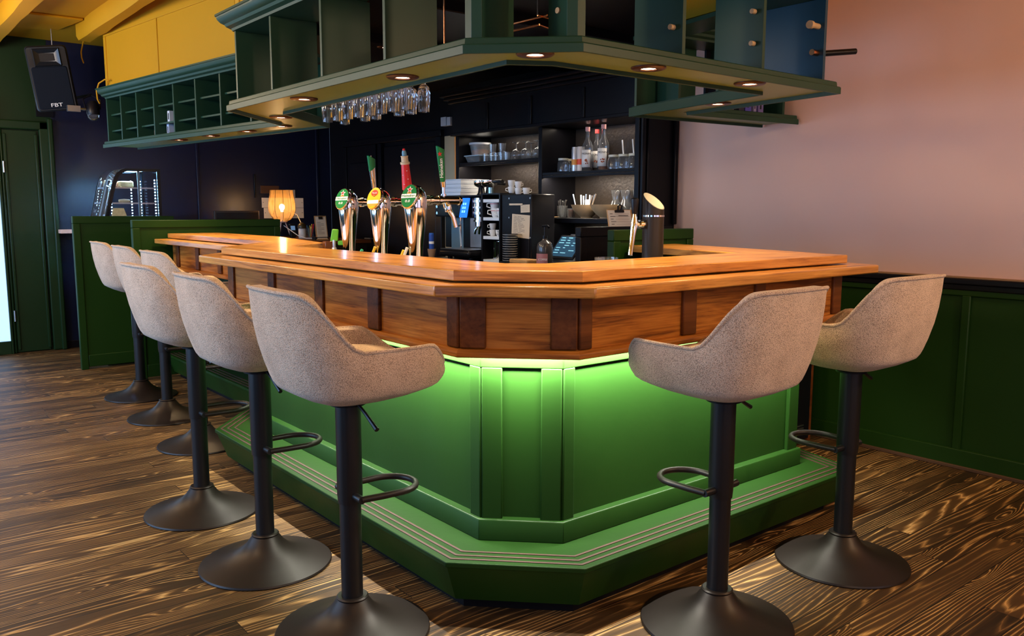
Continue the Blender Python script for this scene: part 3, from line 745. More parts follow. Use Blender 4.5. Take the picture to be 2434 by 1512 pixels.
def handle(t, z0, kind):
    # handles lean back slightly : local frame
    M = Matrix.Translation((.155,0,z0)) @ Matrix.Rotation(R(-9), 4, 'Y') @ Matrix.Rotation(R(6), 4, 'X')
    if kind == 'light':
        h = obj('lighthouse_handle', MB().lathe([(0,0),(.0235,0),(.0255,.003),(.0195,.125),(0,.125)], n=28).xf(M), RED, t)
        obj('gallery', MB().lathe([(0,.1252),(.023,.1252),(.0235,.135),(.0175,.137),(.0165,.160),(.0185,.162),(.0185,.166),(0,.166)], n=24).xf(M), mat('cream_stone', (.55,.45,.30), .6), h)
        obj('lantern', MB().lathe([(0,.1662),(.0115,.1662),(.0115,.182),(.0085,.192),(0,.192)], n=20).xf(M), mat('lantern_glass', (.12,.28,.38), .2), h)
        obj('finial', MB().lathe([(0,.1922),(.0065,.1922),(.0065,.20),(0,.203)], n=14).xf(M), RED, h)
        for a, zz in ((3.6,.03),(4.5,.055),(3.4,.075),(4.4,.095)):
            rr = .0255-.006*zz/.125
            obj('porthole', MB().lathe([(0,-.001),(.0028,-.001),(.0028,.001),(0,.001)], (rr*math.cos(a), rr*math.sin(a), zz), 10).xf(M), WHT, h)
    else:
        sec = lambda rx, ry, z, dz=0: [(rx*math.cos(2*PI*i/28), ry*math.sin(2*PI*i/28), z + dz*math.cos(2*PI*i/28)) for i in range(28)]
        def loft(rs):
            mb = MB()
            for r in rs: mb.v += r
            n = 28
            mb.f.append(list(range(n))[::-1]); mb.m.append(0); mb.f.append([(len(rs)-1)*n+i for i in range(n)]); mb.m.append(0)
            for j in range(len(rs)-1):
                for i in range(n): mb.f.append([j*n+i, j*n+(i+1)%n, (j+1)*n+(i+1)%n, (j+1)*n+i]); mb.m.append(0)
            return mb
        h = obj('tap_handle', loft([sec(.011,.010,0), sec(.013,.011,.03), sec(.019,.014,.14), sec(.021,.0155,.17,-.012)]).xf(M), CHROME, t)
        if kind == 'full':
            obj('green_face', loft([sec(.0112,.0102,.025), sec(.0135,.0112,.035), sec(.0195,.0143,.14), sec(.0218,.0160,.178,-.012), sec(.018,.013,.180,-.012)]).xf(M @ Matrix.Translation((-.002,-.001,0))), GRNTAP, h)
            Mf = M @ frame((-.0135,-.0155,.10), (.04,0,1), (-.6,-.8,.02)) 
            obj('lettering', text_mb('Heineken', .023, Mf @ Matrix.Translation((-.01,0,.001)) ), WHT, h)
            obj('star', star_mb(.012, M @ frame((-.0165,-.0145,.155), (1,-.5,0), (-.5,-1,.02))), RED, h)
        else:
            obj('green_top', loft([sec(.0192,.0142,.115,.012), sec(.0205,.0150,.14), sec(.0222,.0163,.172,-.012), sec(.018,.013,.174,-.012)]).xf(M), GRNTAP, h)
            obj('pin', MB().cyl((0,0,0), .002, .17, .182, 8).xf(M), WHT, h)
WT = 1.07
t1 = tap_column((.56,2.025,WT), 'chrome beer tap with green badge, farthest of the three', 'g', .98)
t2 = tap_column((.56,1.70,WT), 'chrome beer tap with round yellow badge in the middle', 'y', .98)
t3 = tap_column((.56,1.385,WT), 'chrome beer tap with green badge, nearest of the three', 'g', 1.0)
handle(t1, .355, 'half'); handle(t2, .355, 'light'); handle(t3, .362, 'full')
# black tower tap on the right
t = thing('tower_tap', 'black cylinder beer tap with slanted top behind right bar run', 'beer tap', (1.31,.62,WT))
cyl = MB(); n = 40; r = .047
M_ = [(r*math.cos(2*PI*i/n), r*math.sin(2*PI*i/n)) for i in range(n)]
sl = lambda x, y: .295 - (x*.777-y*.63)*.62 - (-.75*x-.66*y)*.55
cyl.v = [(x,y,0) for x,y in M_] + [(x,y,sl(x,y)) for x,y in M_]
cyl.f = [list(range(n))[::-1], list(range(n,2*n))] + [[i,(i+1)%n,n+(i+1)%n,n+i] for i in range(n)]; cyl.m = [0]*len(cyl.f)
obj('column', cyl, BLKMET, t)
cap = MB(); cap.v = [(x*.93,y*.93,sl(x,y)+.0005) for x,y in M_] + [(x*.93,y*.93,sl(x,y)+.003) for x,y in M_]
cap.f = [list(range(n))[::-1], list(range(n,2*n))] + [[i,(i+1)%n,n+(i+1)%n,n+i] for i in range(n)]; cap.m = [0]*len(cap.f)
obj('slanted_cap', cap, mat('brushed_grey', (.36,.33,.28), .5, metal=.3), t)
obj('ring', MB().lathe([(.0472,.228),(.0485,.228),(.0485,.235),(.0472,.235)], n=40, close=True), CHROME, t)
obj('faucet', MB().tube([(-.045,.01,.195),(-.10,.02,.195)], .013, 16).tube([(-.10,.02,.21),(-.102,.02,.18),(-.11,.018,.15),(-.125,.012,.10),(-.135,.008,.062)], [.012,.016,.013,.011,.0105], 16).tube([(-.06,.012,.195),(-.075,.015,.195)], .02, 16).tube([(-.10,.02,.20),(-.10,.02,.24)], [.017,.009], 14), CHROME, t)
obj('tap_handle', MB().lathe([(0,.24),(.011,.24),(.013,.25),(.0185,.295),(.0175,.305),(.010,.310),(0,.311)], (-.10,.02,0), 20), BLKPL, t)

# ------------------------------------------------------------------ hanging glasses on copper rack
def beer_glass(loc, label=None, h=.16, first=None):
    pass
rk = W('glass_rack', 'copper tube rack for glasses hung above the left bar run', 'rack', (.75,1.9,2.0))
for i, x in enumerate((.62,.67,.74,.79)):
    rk.part('rail', MB().tube([(x+.03,1.10,2.0),(x,2.52,2.0)], .005, 8), COPPER)
for y in (1.2,1.85,2.45):
    rk.part('hanger', MB().tube([(.60,y,2.006),(.84,y,2.006)], .005, 8).tube([(.60,y,2.006),(.60,y,2.42)], .004, 8).tube([(.84,y,2.006),(.84,y,2.42)], .004, 8), COPPER)
rk2 = W('glass_rack', 'copper tube rack end showing through the gap over the canopy corner', 'rack', (.7,.75,2.05))
rk2.part('rail', MB().tube([(.63,.62,2.06),(.80,.66,2.06),(.80,.66,2.02),(.62,.60,2.02)], .004, 8), COPPER)
rk2.part('rail', MB().tube([(.62,.60,2.02),(.60,1.05,2.02)], .004, 8).tube([(.66,.60,2.06),(.64,1.05,2.06)], .004, 8), COPPER)
rk2.part('hanger', MB().tube([(.80,.66,2.06),(.80,.66,2.42)], .0035, 8), BLKPL)
rk2.part('hanger', MB().tube([(.63,.62,2.06),(.63,.62,2.42)], .0035, 8), BLKPL)
def make_hglass(label):
    t = thing('hanging_glass', label, 'glass', (0,0,0), 0, 'glasses hanging upside down on the rack')
    obj('bowl', MB().lathe([(.027,-.20),(.030,-.15),(.032,-.11),(.026,-.082),(.010,-.066),(.0,-.062),(.0,-.070),(.009,-.075),(.0245,-.088),(.0302,-.11),(.0283,-.15),(.0255,-.20)], n=24, close=False).lathe([(.0255,-.20),(.027,-.20)], n=24), GLASS, t)
    obj('stem', MB().lathe([(0,-.062),(.010,-.064),(.0045,-.05),(.004,-.02),(.006,-.002),(.030,.004),(.031,.006),(0,.006)], n=24), GLASS, t)
    return t
g0 = None
words = ['first','second','third','fourth','fifth','sixth','seventh','eighth','ninth','tenth','eleventh','twelfth']
for i in range(8):
    y = 2.40 - i*.112
    for j, x in enumerate((.645,.765)):
        if j == 1 and i in (1, 4): continue
        lab = 'clear stemmed glass hanging upside down, %s from left in the %s row' % (words[i], 'front' if j == 0 else 'back')
        xx = x + .03*i/12
        loc = (xx, y+.03*j, 2.0)
        if g0 is None: g0 = make_hglass(lab); g0.location = loc
        else: dup(g0, loc, 0, lab)

# ------------------------------------------------------------------ back shelving
w = W('back_shelving', 'tall black shelving with lit bays behind the bar', 'shelving', (2.78,2.9,.93))
w.part('upright', MB().box(2.59,2.955,3.90,3.945,.931,1.93), BLACK, bev=.003)
w.part('upright', MB().box(2.59,2.955,2.845,2.885,.931,1.93), BLACK, bev=.003)
w.part('upright', MB().box(2.59,2.955,1.885,1.925,.931,1.93), BLACK, bev=.003)
w.part('end_moulding', MB().box(2.60,2.63,1.86,1.884,1.23,1.93).box(2.92,2.955,1.86,1.884,1.23,1.93).box(2.66,2.68,1.872,1.884,1.23,1.93), BLACK, bev=.006)
BKP = mat('dark_brushed_panel', (.06,.046,.036), .33, metal=.5, bump=.3, bs=45)
w.part('back_panel', MB().box(2.93,2.955,2.886,3.899,.931,1.93), BKP)
w.part('back_panel', MB().box(2.93,2.955,1.926,2.844,.931,1.93), BKP)
w.part('shelf', MB().box(2.595,2.929,2.886,3.899,1.695,1.712).box(2.595,2.612,2.886,3.899,1.680,1.6945), BLACK, bev=.003)
w.part('shelf', MB().box(2.595,2.929,1.926,2.844,1.578,1.599).box(2.595,2.612,1.926,2.844,1.558,1.5775), BLACK, bev=.003)
w.part('shelf', MB().box(2.595,2.929,1.926,2.844,1.232,1.267), BLACK, bev=.003)
w.part('header', MB().box(2.56,2.955,1.885,3.95,1.931,2.19), BLACK)
w.part('header_moulding', MB().box(2.545,2.56,1.885,3.96,1.931,1.955).box(2.545,2.56,2.92,2.95,1.955,2.16).box(2.548,2.56,2.36,2.385,1.955,2.16).box(2.548,2.56,3.45,3.475,1.955,2.16), BLACK, bev=.004)
w.part('cornice', MB().box(2.53,2.955,1.885,3.97,2.19,2.215).box(2.50,2.955,1.885,3.99,2.2155,2.24).box(2.47,2.955,1.885,4.01,2.2405,2.265), BLACK, bev=.006)
w.part('led_strip', MB().box(2.614,2.626,2.90,3.88,1.6905,1.6945), mat('warm_led', (1,1,1), .3, emit=(1,.82,.6), es=6))
w.part('led_strip', MB().box(2.614,2.626,1.94,2.83,1.5735,1.5775), mat('warm_led2', (1,1,1), .3, emit=(1,.86,.66), es=6))
# small box on the wall beside the header
w = W('wall_box', 'small pale switch box on black wall above kitchen opening', 'switch box', (2.93,4.5,2.12))
w.part('cover', MB().box(2.90,2.959,4.535,4.62,2.085,2.165), WHITEP, bev=.003)
w.part('side_cover', MB().box(2.905,2.959,4.475,4.53,2.085,2.16), WHITEP, bev=.003)

# ---- things on the shelves
w = W('plastic_tub', 'lidded translucent tub with orange powder on upper left shelf', 'tub', (2.74,3.80,1.775))
w.part('tub_body', MB().lathe([(0,0),(.072,0),(.088,.085),(.085,.085),(.07,.003),(0,.003)], (2.74,3.80,1.7752), 32), CLEARP)
w.part('contents', MB().lathe([(0,.0045),(.0695,.0045),(.0745,.038),(.04,.05),(0,.044)], (2.74,3.80,1.7752), 28), mat('orange_powder', (.62,.26,.10), .9))
w.part('lid', MB().lathe([(0,.086),(.093,.086),(.093,.102),(0,.102)], (2.74,3.80,1.7752), 32), WHITEP)
w = W('plastic_container', 'shallow white food container under the tub on upper shelf', 'container', (2.74,3.79,1.713))
w.part('container_body', MB().add([(2.66,3.71,1.7125),(2.82,3.71,1.7125),(2.82,3.87,1.7125),(2.66,3.87,1.7125),(2.645,3.69,1.764),(2.835,3.69,1.764),(2.835,3.89,1.764),(2.645,3.89,1.764)], [(0,3,2,1),(4,5,6,7),(0,1,5,4),(1,2,6,5),(2,3,7,6),(3,0,4,7)]), CLEARP, bev=.006)
w.part('lid', MB().box(2.638,2.842,3.683,3.897,1.7645,1.7745), mat('pale_blue_lid', (.5,.6,.66), .5), bev=.004)
def tumbler(label, group, h=.065, r=.028):
    t = thing('shot_glass', label, 'glass', (0,0,0), 0, group)
    obj('glass_body', MB().lathe([(0,0),(r*.8,0),(r,h),(r*.92,h),(r*.72,.008),(0,.008)], n=20), GLASS, t)
    return t
sg = None
for i, (x, y, z, lab) in enumerate([(2.69,3.655,1.7125,'small glass tumbler leftmost on the upper shelf beside the tub'),(2.70,3.58,1.7125,'small glass tumbler second on the upper shelf'),(2.70,3.52,1.7125,'small glass tumbler third on the upper shelf'),(2.70,3.455,1.7125,'small glass tumbler fourth on the upper shelf'),(2.70,3.39,1.7125,'small glass tumbler rightmost before the stemmed glasses'),(2.78,3.55,1.7125,'small glass tumbler behind the second tumbler'),(2.78,3.47,1.7125,'small glass tumbler behind the fourth tumbler')]):
    if sg is None: sg = tumbler(lab, 'glass tumblers on the upper shelf', .07, .031); sg.location = (x,y,z)
    else: dup(sg, (x,y,z), 0, lab)
for i, (y, lab) in enumerate([(3.58,'small glass tumbler stacked on the second tumbler'),(3.455,'small glass tumbler stacked on the fourth tumbler')]):
    dup(sg, (2.70,y,1.7828), 0, lab)
def wineglass(label):
    t = thing('wine_glass', label, 'wine glass', (0,0,0), 0, 'wine glasses upside down on the upper shelf')
    obj('bowl', MB().lathe([(.030,0),(.042,.03),(.043,.05),(.034,.075),(.012,.09),(0,.093),(0,.088),(.010,.085),(.032,.072),(.041,.05),(.040,.03),(.028,0)], n=24, close=True), GLASS, t)
    obj('stem', MB().lathe([(0,.0935),(.006,.0935),(.004,.105),(.005,.13),(.034,.137),(.034,.14),(0,.14)], n=24), GLASS, t)
    return t
wg = None
for (x, y, lab) in [(2.72,3.30,'wine glass upside down on upper shelf, leftmost of four'),(2.72,3.185,'wine glass upside down on upper shelf, third from left'),(2.82,3.24,'wine glass upside down on upper shelf, second from left and set back'),(2.72,3.04,'wine glass upside down on upper shelf against the upright')]:
    if wg is None: wg = wineglass(lab); wg.location = (x,y,1.7125)
    else: dup(wg, (x,y,1.7125), 0, lab)
# right bay : jars, tins, bottles
def jar(label, straw):
    t = thing('glass_jar', label, 'jar', (0,0,0), 0, 'handled glass jars on the middle shelf')
    obj('jar_body', MB().lathe([(0,0),(.036,0),(.044,.008),(.044,.06),(.040,.078),(.034,.088),(.031,.088),(.037,.076),(.041,.06),(.041,.010),(0,.006)], n=28), GLASS, t)
    obj('lid', MB().lathe([(0,.0885),(.037,.0885),(.038,.104),(0,.104)], n=28), mat('cream_lid', (.62,.60,.48), .4), t)
    obj('handle', MB().tube([(-.02,-.036,.07),(-.028,-.062,.062),(-.028,-.064,.035),(-.02,-.043,.02)], .005, 8), GLASS, t)
    if straw: obj('straw', MB().tube([(.0,.005,.1045),(.0,.018,.20)], .005, 8), WHT, t)
    return t
j0 = jar('lidded glass jar leftmost of the three with straws beside the bottles', False); j0.location = (2.72,2.236,1.5995)
dup(j0, (2.72,2.752,1.5995), 0, 'lidded glass jar alone at left of the middle shelf, front of two')
dup(j0, (2.80,2.83-.04,1.5995), 0, 'lidded glass jar half hidden behind the left front jar')
j1 = jar('lidded glass jar with straw in middle of the right-hand three', True); j1.location = (2.72,2.141,1.5995)
dup(j1, (2.72,2.046,1.5995), 0, 'lidded glass jar with straw next to the right-hand upright')
for y, m, lab, c2 in ((2.624,mat('silver_tin', (.50,.52,.56), .3, metal=.6),'tall silver tin with orange print beside the syrup bottles',(.7,.3,.05)),(2.567,mat('white_tin', (.72,.62,.55), .4),'tall white and red tin touching the first syrup bottle',(.75,.07,.02))):
    t = thing('tin', lab, 'tin', (2.72,y,1.5995))
    obj('tin_body', MB().lathe([(0,0),(.026,0),(.0265,.003),(.0265,.158),(.0255,.162),(0,.162)], n=28), m, t)
    obj('print', MB().lathe([(.0266,.05),(.0270,.05),(.0270,.09),(.0266,.09)], n=28, close=True), mat('tin_print', c2, .5), t)
    obj('tin_lid', MB().lathe([(0,.1622),(.025,.1622),(.024,.178),(0,.178)], n=28), m, t)
def syrup(loc, label, liq, h=.30, lev=.11, cap=(.62,.30,.30)):
    t = thing('syrup_bottle', label, 'bottle', loc, 0, 'syrup bottles on the middle shelf')
    s = h/.30
    obj('bottle_glass', MB().lathe([(0,0),(.036,0),(.040,.006),(.040,.16*s),(.034,.185*s),(.018,.215*s),(.0145,.24*s),(.0145,.27*s),(.012,.27*s),(.012,.24*s),(.0155,.213*s),(.031,.184*s),(.037,.16*s),(.037,.008),(0,.006)], n=32), GLASS, t)
    obj('syrup', MB().lathe([(0,.0085),(.0362,.0085),(.0362,lev),(0,lev)], n=28), mat('syrup', liq, .15, spec=.6), t)
    obj('cap', MB().lathe([(0,.2705*s),(.0165,.2705*s),(.0165,.2995*s),(0,.30*s)], n=20), mat('bottle_cap', cap, .4), t)
    # label wraps the side that faces the bar
    lb = MB(); n = 16
    for i in range(n+1):
        a = PI + R(18) + R(-62) + R(124)*i/n
        for z in (.028, .145): lb.v.append((.0405*math.cos(a), .0405*math.sin(a), z*s))
    for i in range(n): lb.f.append([i*2, i*2+1, i*2+3, i*2+2]); lb.m.append(0)
    l_ = obj('paper_label', lb, WHITE, t)
    sd = l_.modifiers.new('t','SOLIDIFY'); sd.thickness = .0006; sd.offset = 1
    a = PI + R(34); nr = Vector((math.cos(a), math.sin(a), 0)); M = frame(nr*.0416 + Vector((0,0,.118*s)), (-math.sin(a), math.cos(a), 0), nr)
    obj('lettering', text_mb('MONIN', .0195, M), INK, l_)
    mb = MB(); rnd = random.Random(int(loc[1]*100))
    for i in range(9):
        u, v_ = rnd.uniform(-.012,.014), rnd.uniform(-.07,-.035)*s
        mb.join(MB().lathe([(0,0),(.005,0),(.004,.001),(0,.0012)], n=9), M @ Matrix.Translation((u,v_,-.0004)))
    obj('printed_fruit', mb, mat('fruit_print', (.30,.07,.02), .6), l_)
    return t
syrup((2.72,2.498,1.5995), 'syrup bottle with brown nut label, left of the three', (.02,.012,.01), .312, .025)
syrup((2.805,2.487,1.5995), 'syrup bottle with striped neck set between the other two', (.05,.02,.012), .30, .03, (.65,.08,.08))
syrup((2.72,2.338,1.5995), 'half full amber syrup bottle, right of the three', (.25,.07,.015), .318, .12)
# lower right shelf
w = W('cutlery_glass', 'glass full of spoons at left of the lower shelf', 'glass', (2.72,2.76,1.268))
w.part('glass_body', MB().lathe([(0,0),(.036,0),(.040,.09),(.038,.09),(.034,.006),(0,.006)], (2.72,2.76,1.2675), 24), GLASS)
for i in range(9):
    a = i*.7; r_ = .018
    w.part('spoon', MB().tube([(2.72+r_*.5*math.cos(a), 2.76+r_*.5*math.sin(a), 1.276), (2.72+r_*1.4*math.cos(a), 2.76+r_*1.4*math.sin(a), 1.36+.008*(i%3)), (2.72+r_*1.7*math.cos(a), 2.76+r_*1.7*math.sin(a), 1.385+.008*(i%3))], [.002,.003,.007], 8), STEEL)
w = W('sugar_jar', 'little glass of dark sticks between spoons and wooden bowl', 'jar', (2.74,2.685,1.268))
w.part('glass_body', MB().lathe([(0,0),(.026,0),(.028,.07),(.026,.07),(.024,.005),(0,.005)], (2.74,2.685,1.2675), 20), GLASS)
w.part('sticks', MB().cyl((2.74,2.685,1.274), .02, 0, .055, 12), mat('dark_sugar', (.10,.04,.03), .7))
w = W('small_plate', 'small pale dish lying at left end of the lower shelf', 'dish', (2.70,2.825,1.268))
w.part('plate', MB().lathe([(0,0),(.022,0),(.036,.006),(.036,.009),(.02,.004),(0,.004)], (2.685,2.803,1.2675), 24), BOWL)
def bowl(loc, label):
    t = thing('wooden_bowl', label, 'bowl', loc, 0, 'pale wooden bowls on the lower shelf')
    obj('bowl_body', MB().lathe([(0,0),(.042,0),(.042,.008),(.070,.03),(.098,.062),(.114,.096),(.109,.096),(.092,.062),(.064,.034),(.03,.016),(0,.013)], n=48), BOWL, t)
    return t
bowl((2.76,2.542,1.2675), 'pale wooden bowl holding knives and forks on the lower shelf')
bowl((2.715,2.30,1.2675), 'pale wooden bowl in front of the carafes on the lower shelf')
for i, (dx, dy, a, col) in enumerate([(-.03,.10,.35,STEEL),(-.02,.04,.04,WHT),(-.01,.02,0,WHT),(0,.0,-.05,STEEL),(.02,-.02,-.10,WHT),(-.02,-.06,-.42,STEEL),(.0,-.07,-.5,STEEL),(.02,-.05,-.35,STEEL)]):
    lab = 'knife handle sticking up from wooden bowl, %s from left' % words[i]
    o = obj('knife', MB().tube([(2.75+dx,2.542+dy*.55,1.30),(2.75+dx,2.542+dy*.55+.13*a,1.44-.006*(i%3))], [.003,.0062], 8), col, loc=(2.75+dx,2.542+dy*.55,1.30))
    tag(o, lab, 'cutlery', 'cutlery in the wooden bowl')
o = obj('sugar_pot', MB().lathe([(0,0),(.018,0),(.019,.05),(.016,.055),(0,.055)], (2.72,2.49,1.345), 20), WHITE, loc=(2.72,2.49,1.345)); tag(o, 'little white pot among the cutlery in wooden bowl', 'pot')
def carafe(loc, label):
    t = thing('carafe', label, 'carafe', loc, 0, 'glass carafes on the lower shelf')
    obj('carafe_body', MB().lathe([(0,0),(.048,0),(.055,.01),(.055,.06),(.045,.09),(.026,.125),(.024,.14),(.036,.2),(.034,.2),(.022,.14),(.0235,.124),(.043,.088),(.052,.06),(.052,.012),(0,.008)], n=32), GLASS, t)
    return t
c0 = carafe((2.873,2.36,1.2675), 'glass carafe behind second wooden bowl, left of three')
dup(c0, (2.873,2.265,1.2675), 0, 'glass carafe on the lower shelf, middle of three')
dup(c0, (2.873,2.15,1.2675), 0, 'glass carafe against the right upright of the lower shelf')
# counter things under right bay
w = W('soap_bottle', 'dark pump bottle with pink label standing on back counter', 'bottle', (2.27,2.44,.93))
w.part('bottle_body', MB().lathe([(0,0),(.052,0),(.056,.006),(.056,.14),(.048,.17),(.02,.19),(.018,.2),(0,.2)], (2.27,2.44,.9305), 32), mat('smoky_bottle', (.05,.045,.045), .15))
w.part('pump', MB().cyl((2.27,2.44,1.131), .018, 0, .02, 16).cyl((2.27,2.44,1.151), .006, 0, .06, 10).tube([(2.27,2.464,1.215),(2.27,2.414,1.218),(2.26,2.389,1.208)], .008, 8), BLKPL)
lb = MB()
for i in range(13):
    a = R(130)+R(120)*i/12
    for z in (.955,1.03): lb.v.append((2.27+.0568*math.cos(a), 2.44+.0568*math.sin(a), z))
for i in range(12): lb.f.append([i*2,i*2+1,i*2+3,i*2+2]); lb.m.append(0)
w.part('paper_label', lb, mat('pinkish_label', (.40,.16,.17), .5))
a = PI+R(35); nr = Vector((math.cos(a), math.sin(a), 0)); M = frame(Vector((2.27,2.44,.99))+nr*.0575, (-math.sin(a), math.cos(a), 0), nr)
w.part('lettering', text_mb('COFFEE', .019, M), WHT)
w = W('paper_holder', 'pale folder propped against the back panel under lower shelf', 'folder', (2.62,2.52,.93))
w.part('sheet', MB().add([(2.60,2.62,.9305),(2.60,2.42,.9305),(2.68,2.62,1.15),(2.68,2.42,1.15),(2.606,2.62,.9305),(2.606,2.42,.9305),(2.686,2.62,1.15),(2.686,2.42,1.15)], [(0,1,3,2),(4,6,7,5),(0,2,6,4),(1,5,7,3),(2,3,7,6),(0,4,5,1)]), mat('grey_paper', (.42,.40,.36), .7))
w = W('till_tablet', 'black touch till with blue screen leaning on back counter', 'tablet', (2.42,2.43,.93))
w.part('foot', MB().add([(2.33,2.30,.9305),(2.33,2.56,.9305),(2.58,2.56,.9305),(2.58,2.30,.9305),(2.33,2.30,.965),(2.33,2.56,.965),(2.58,2.56,1.0),(2.58,2.30,1.0)], [(0,3,2,1),(4,5,6,7),(0,1,5,4),(1,2,6,5),(2,3,7,6),(3,0,4,7)]), BLKPL, bev=.006)
M = frame((2.45,2.41,1.075), (0,-1,0), (-.7,.0,.6))
w.part('screen_body', MB().box(-.13,.13,-.11,.10,-.012,.0).xf(M), BLKPL, bev=.004)
w.part('screen', MB().box(-.115,.115,-.09,.085,.0002,.001).xf(M), mat('dim_till_screen', (.01,.02,.03), .15, emit=(.03,.10,.18), es=.6))
rnd = random.Random(3); TT = mat('till_text', (.1,.3,.4), .4, emit=(.25,.6,.8), es=.8)
for i in range(7):
    for j in range(3):
        if rnd.random() < .8: w.part('menu_line', MB().box(-.10+j*.07, -.10+j*.07+rnd.uniform(.02,.055), .07-i*.022, .076-i*.022, .0011, .0014).xf(M), TT)
# clipboard on the black panel
w = W('clipboard', 'clipboard with white form and black clip above green screen', 'clipboard', (2.4,1.84,1.22))
w.part('board', MB().add([(2.285,1.845,1.2225),(2.515,1.845,1.2225),(2.525,1.875,1.328),(2.295,1.875,1.328),(2.285,1.851,1.2225),(2.515,1.851,1.2225),(2.525,1.881,1.328),(2.295,1.881,1.328)], [(0,1,2,3),(4,7,6,5),(0,4,5,1),(1,5,6,2),(2,6,7,3),(3,7,4,0)]), BOARD)
w.part('form', MB().add([(2.288,1.8435,1.223),(2.495,1.8435,1.223),(2.503,1.8725,1.325),(2.297,1.8725,1.325),(2.288,1.8445,1.223),(2.495,1.8445,1.223),(2.503,1.8735,1.325),(2.297,1.8735,1.325)], [(0,1,2,3),(4,7,6,5),(0,4,5,1),(1,5,6,2),(2,6,7,3),(3,7,4,0)]), WHITE)
M = frame((2.395,1.8575,1.274), (1,0,0), (0,-.96,.275))
ln = MB()
for i in range(5): ln.join(MB().box(-.085,-.06+.02*(i%2),.028-i*.017,.031-i*.017,.0005,.001).box(-.04,.09,.028-i*.017,.0288-i*.017,.0005,.001), M)
ln.join(MB().box(-.01,.08,.0145,.0185,.0005,.001), M)
w.part('printed_lines', ln, INK)
w.part('clip', MB().box(-.038,.038,.036,.052,.001,.012).xf(M).join(MB().tube([(-.012,.05,.008),(-.018,.075,.02),(.0,.085,.02),(.018,.075,.02),(.012,.05,.008)], .005, 8), M), BLKPL)

# ------------------------------------------------------------------ coffee corner
w = W('espresso_machine', 'black and steel espresso machine with blue touch screen', 'coffee machine', (2.55,3.53,.93))
w.part('body', MB().box(2.42,2.86,3.215,3.86,1.02,1.425).box(2.50,2.86,3.215,3.86,.93,1.02), BLKPL, bev=.008)
w.part('top_tray', MB().box(2.30,2.86,3.21,3.865,1.4255,1.437), BLKPL, bev=.003)
w.part('head_block', MB().box(2.31,2.4195,3.50,3.84,1.27,1.42).box(2.31,2.4195,3.215,3.34,1.27,1.42), BLKPL, bev=.01)
w.part('side_plate', MB().box(2.412,2.4195,3.595,3.76,.985,1.262), mat('blue_grey_steel', (.16,.26,.32), .35, metal=.5), bev=.002)
w.part('back_plate', MB().box(2.412,2.4195,3.235,3.50,1.03,1.262), STEEL, bev=.002)
M = frame((2.30,3.425,1.342), (0,-1,.0), (-1,0,.22)) 
scr = w.part('screen', MB().box(-.046,.046,-.076,.076,-.01,.0).xf(M), SCREENB)
ic = MB()
for i in range(2):
    for j in range(3): ic.join(MB().box(-.022+i*.026,-.004+i*.026,.02-j*.03,.038-j*.03,.0005,.001), M)
w.part('screen_icons', ic, mat('pale_blue_icon', (.2,.5,.9), .3, emit=(.15,.45,1), es=1.6))
rings = MB()
for z in (1.405,1.375,1.335,1.30): rings.tube([(2.34+.06*math.cos(q*PI/10)*-1, 3.27+.055*math.sin(q*PI/10-PI/2+PI/2)*(-1 if q>10 else 1)*0+.055*math.sin(q*PI/5), z) for q in range(10)], .006, 8, closed=True)
w.part('group_rings', MB().lathe([(.05,1.29),(.062,1.292),(.062,1.31),(.05,1.312)], (2.35,3.275,0), 28, close=True).lathe([(.05,1.335),(.062,1.337),(.062,1.35),(.05,1.352)], (2.35,3.275,0), 28, close=True).lathe([(.05,1.38),(.062,1.382),(.062,1.40),(.05,1.402)], (2.35,3.275,0), 28, close=True), CHROME)
w.part('group_head', MB().cyl((2.35,3.275,0), .052, 1.245, 1.415, 28).cyl((2.35,3.275,0), .058, 1.235, 1.248, 28), CHROME)
w.part('portafilter', MB().cyl((2.35,3.29,0), .036, 1.20, 1.234, 20).tube([(2.35,3.30,1.20),(2.34,3.33,1.17),(2.34,3.335,1.14)], .011, 10).tube([(2.35,3.28,1.20),(2.35,3.29,1.17),(2.35,3.295,1.14)], .011, 10), CHROME)
w.part('steam_wand', MB().tube([(2.36,3.53,1.27),(2.33,3.53,1.2),(2.32,3.50,1.09),(2.31,3.48,1.04)], .006, 10).lathe([(0,-.012),(.012,0),(0,.012)], (2.33,3.53,1.2), 12), STEEL)
w.part('water_pipe', MB().tube([(2.36,3.555,1.27),(2.36,3.555,1.03)], .005, 8), COPPER)
w.part('drip_tray', MB().box(2.19,2.4195,3.215,3.62,.965,1.02), BLKPL, bev=.02)
w.part('drip_grid', MB().box(2.20,2.41,3.225,3.61,1.0205,1.025), STEEL, bev=.002)
w.part('foot', MB().cyl((2.26,3.28,.9305), .02, 0, .034, 16), BLKPL)
w.part('foot', MB().cyl((2.26,3.56,.9305), .02, 0, .034, 16), BLKPL)
w.part('knob', MB().cyl((2.29,3.62,1.39), .012, 0, .02, 14, axis='x').cyl((2.29,3.62,1.345), .012, 0, .02, 14, axis='x').cyl((2.29,3.79,1.30), .012, 0, .02, 14, axis='x').cyl((2.29,3.79,1.35), .012, 0, .02, 14, axis='x'), CHROME)
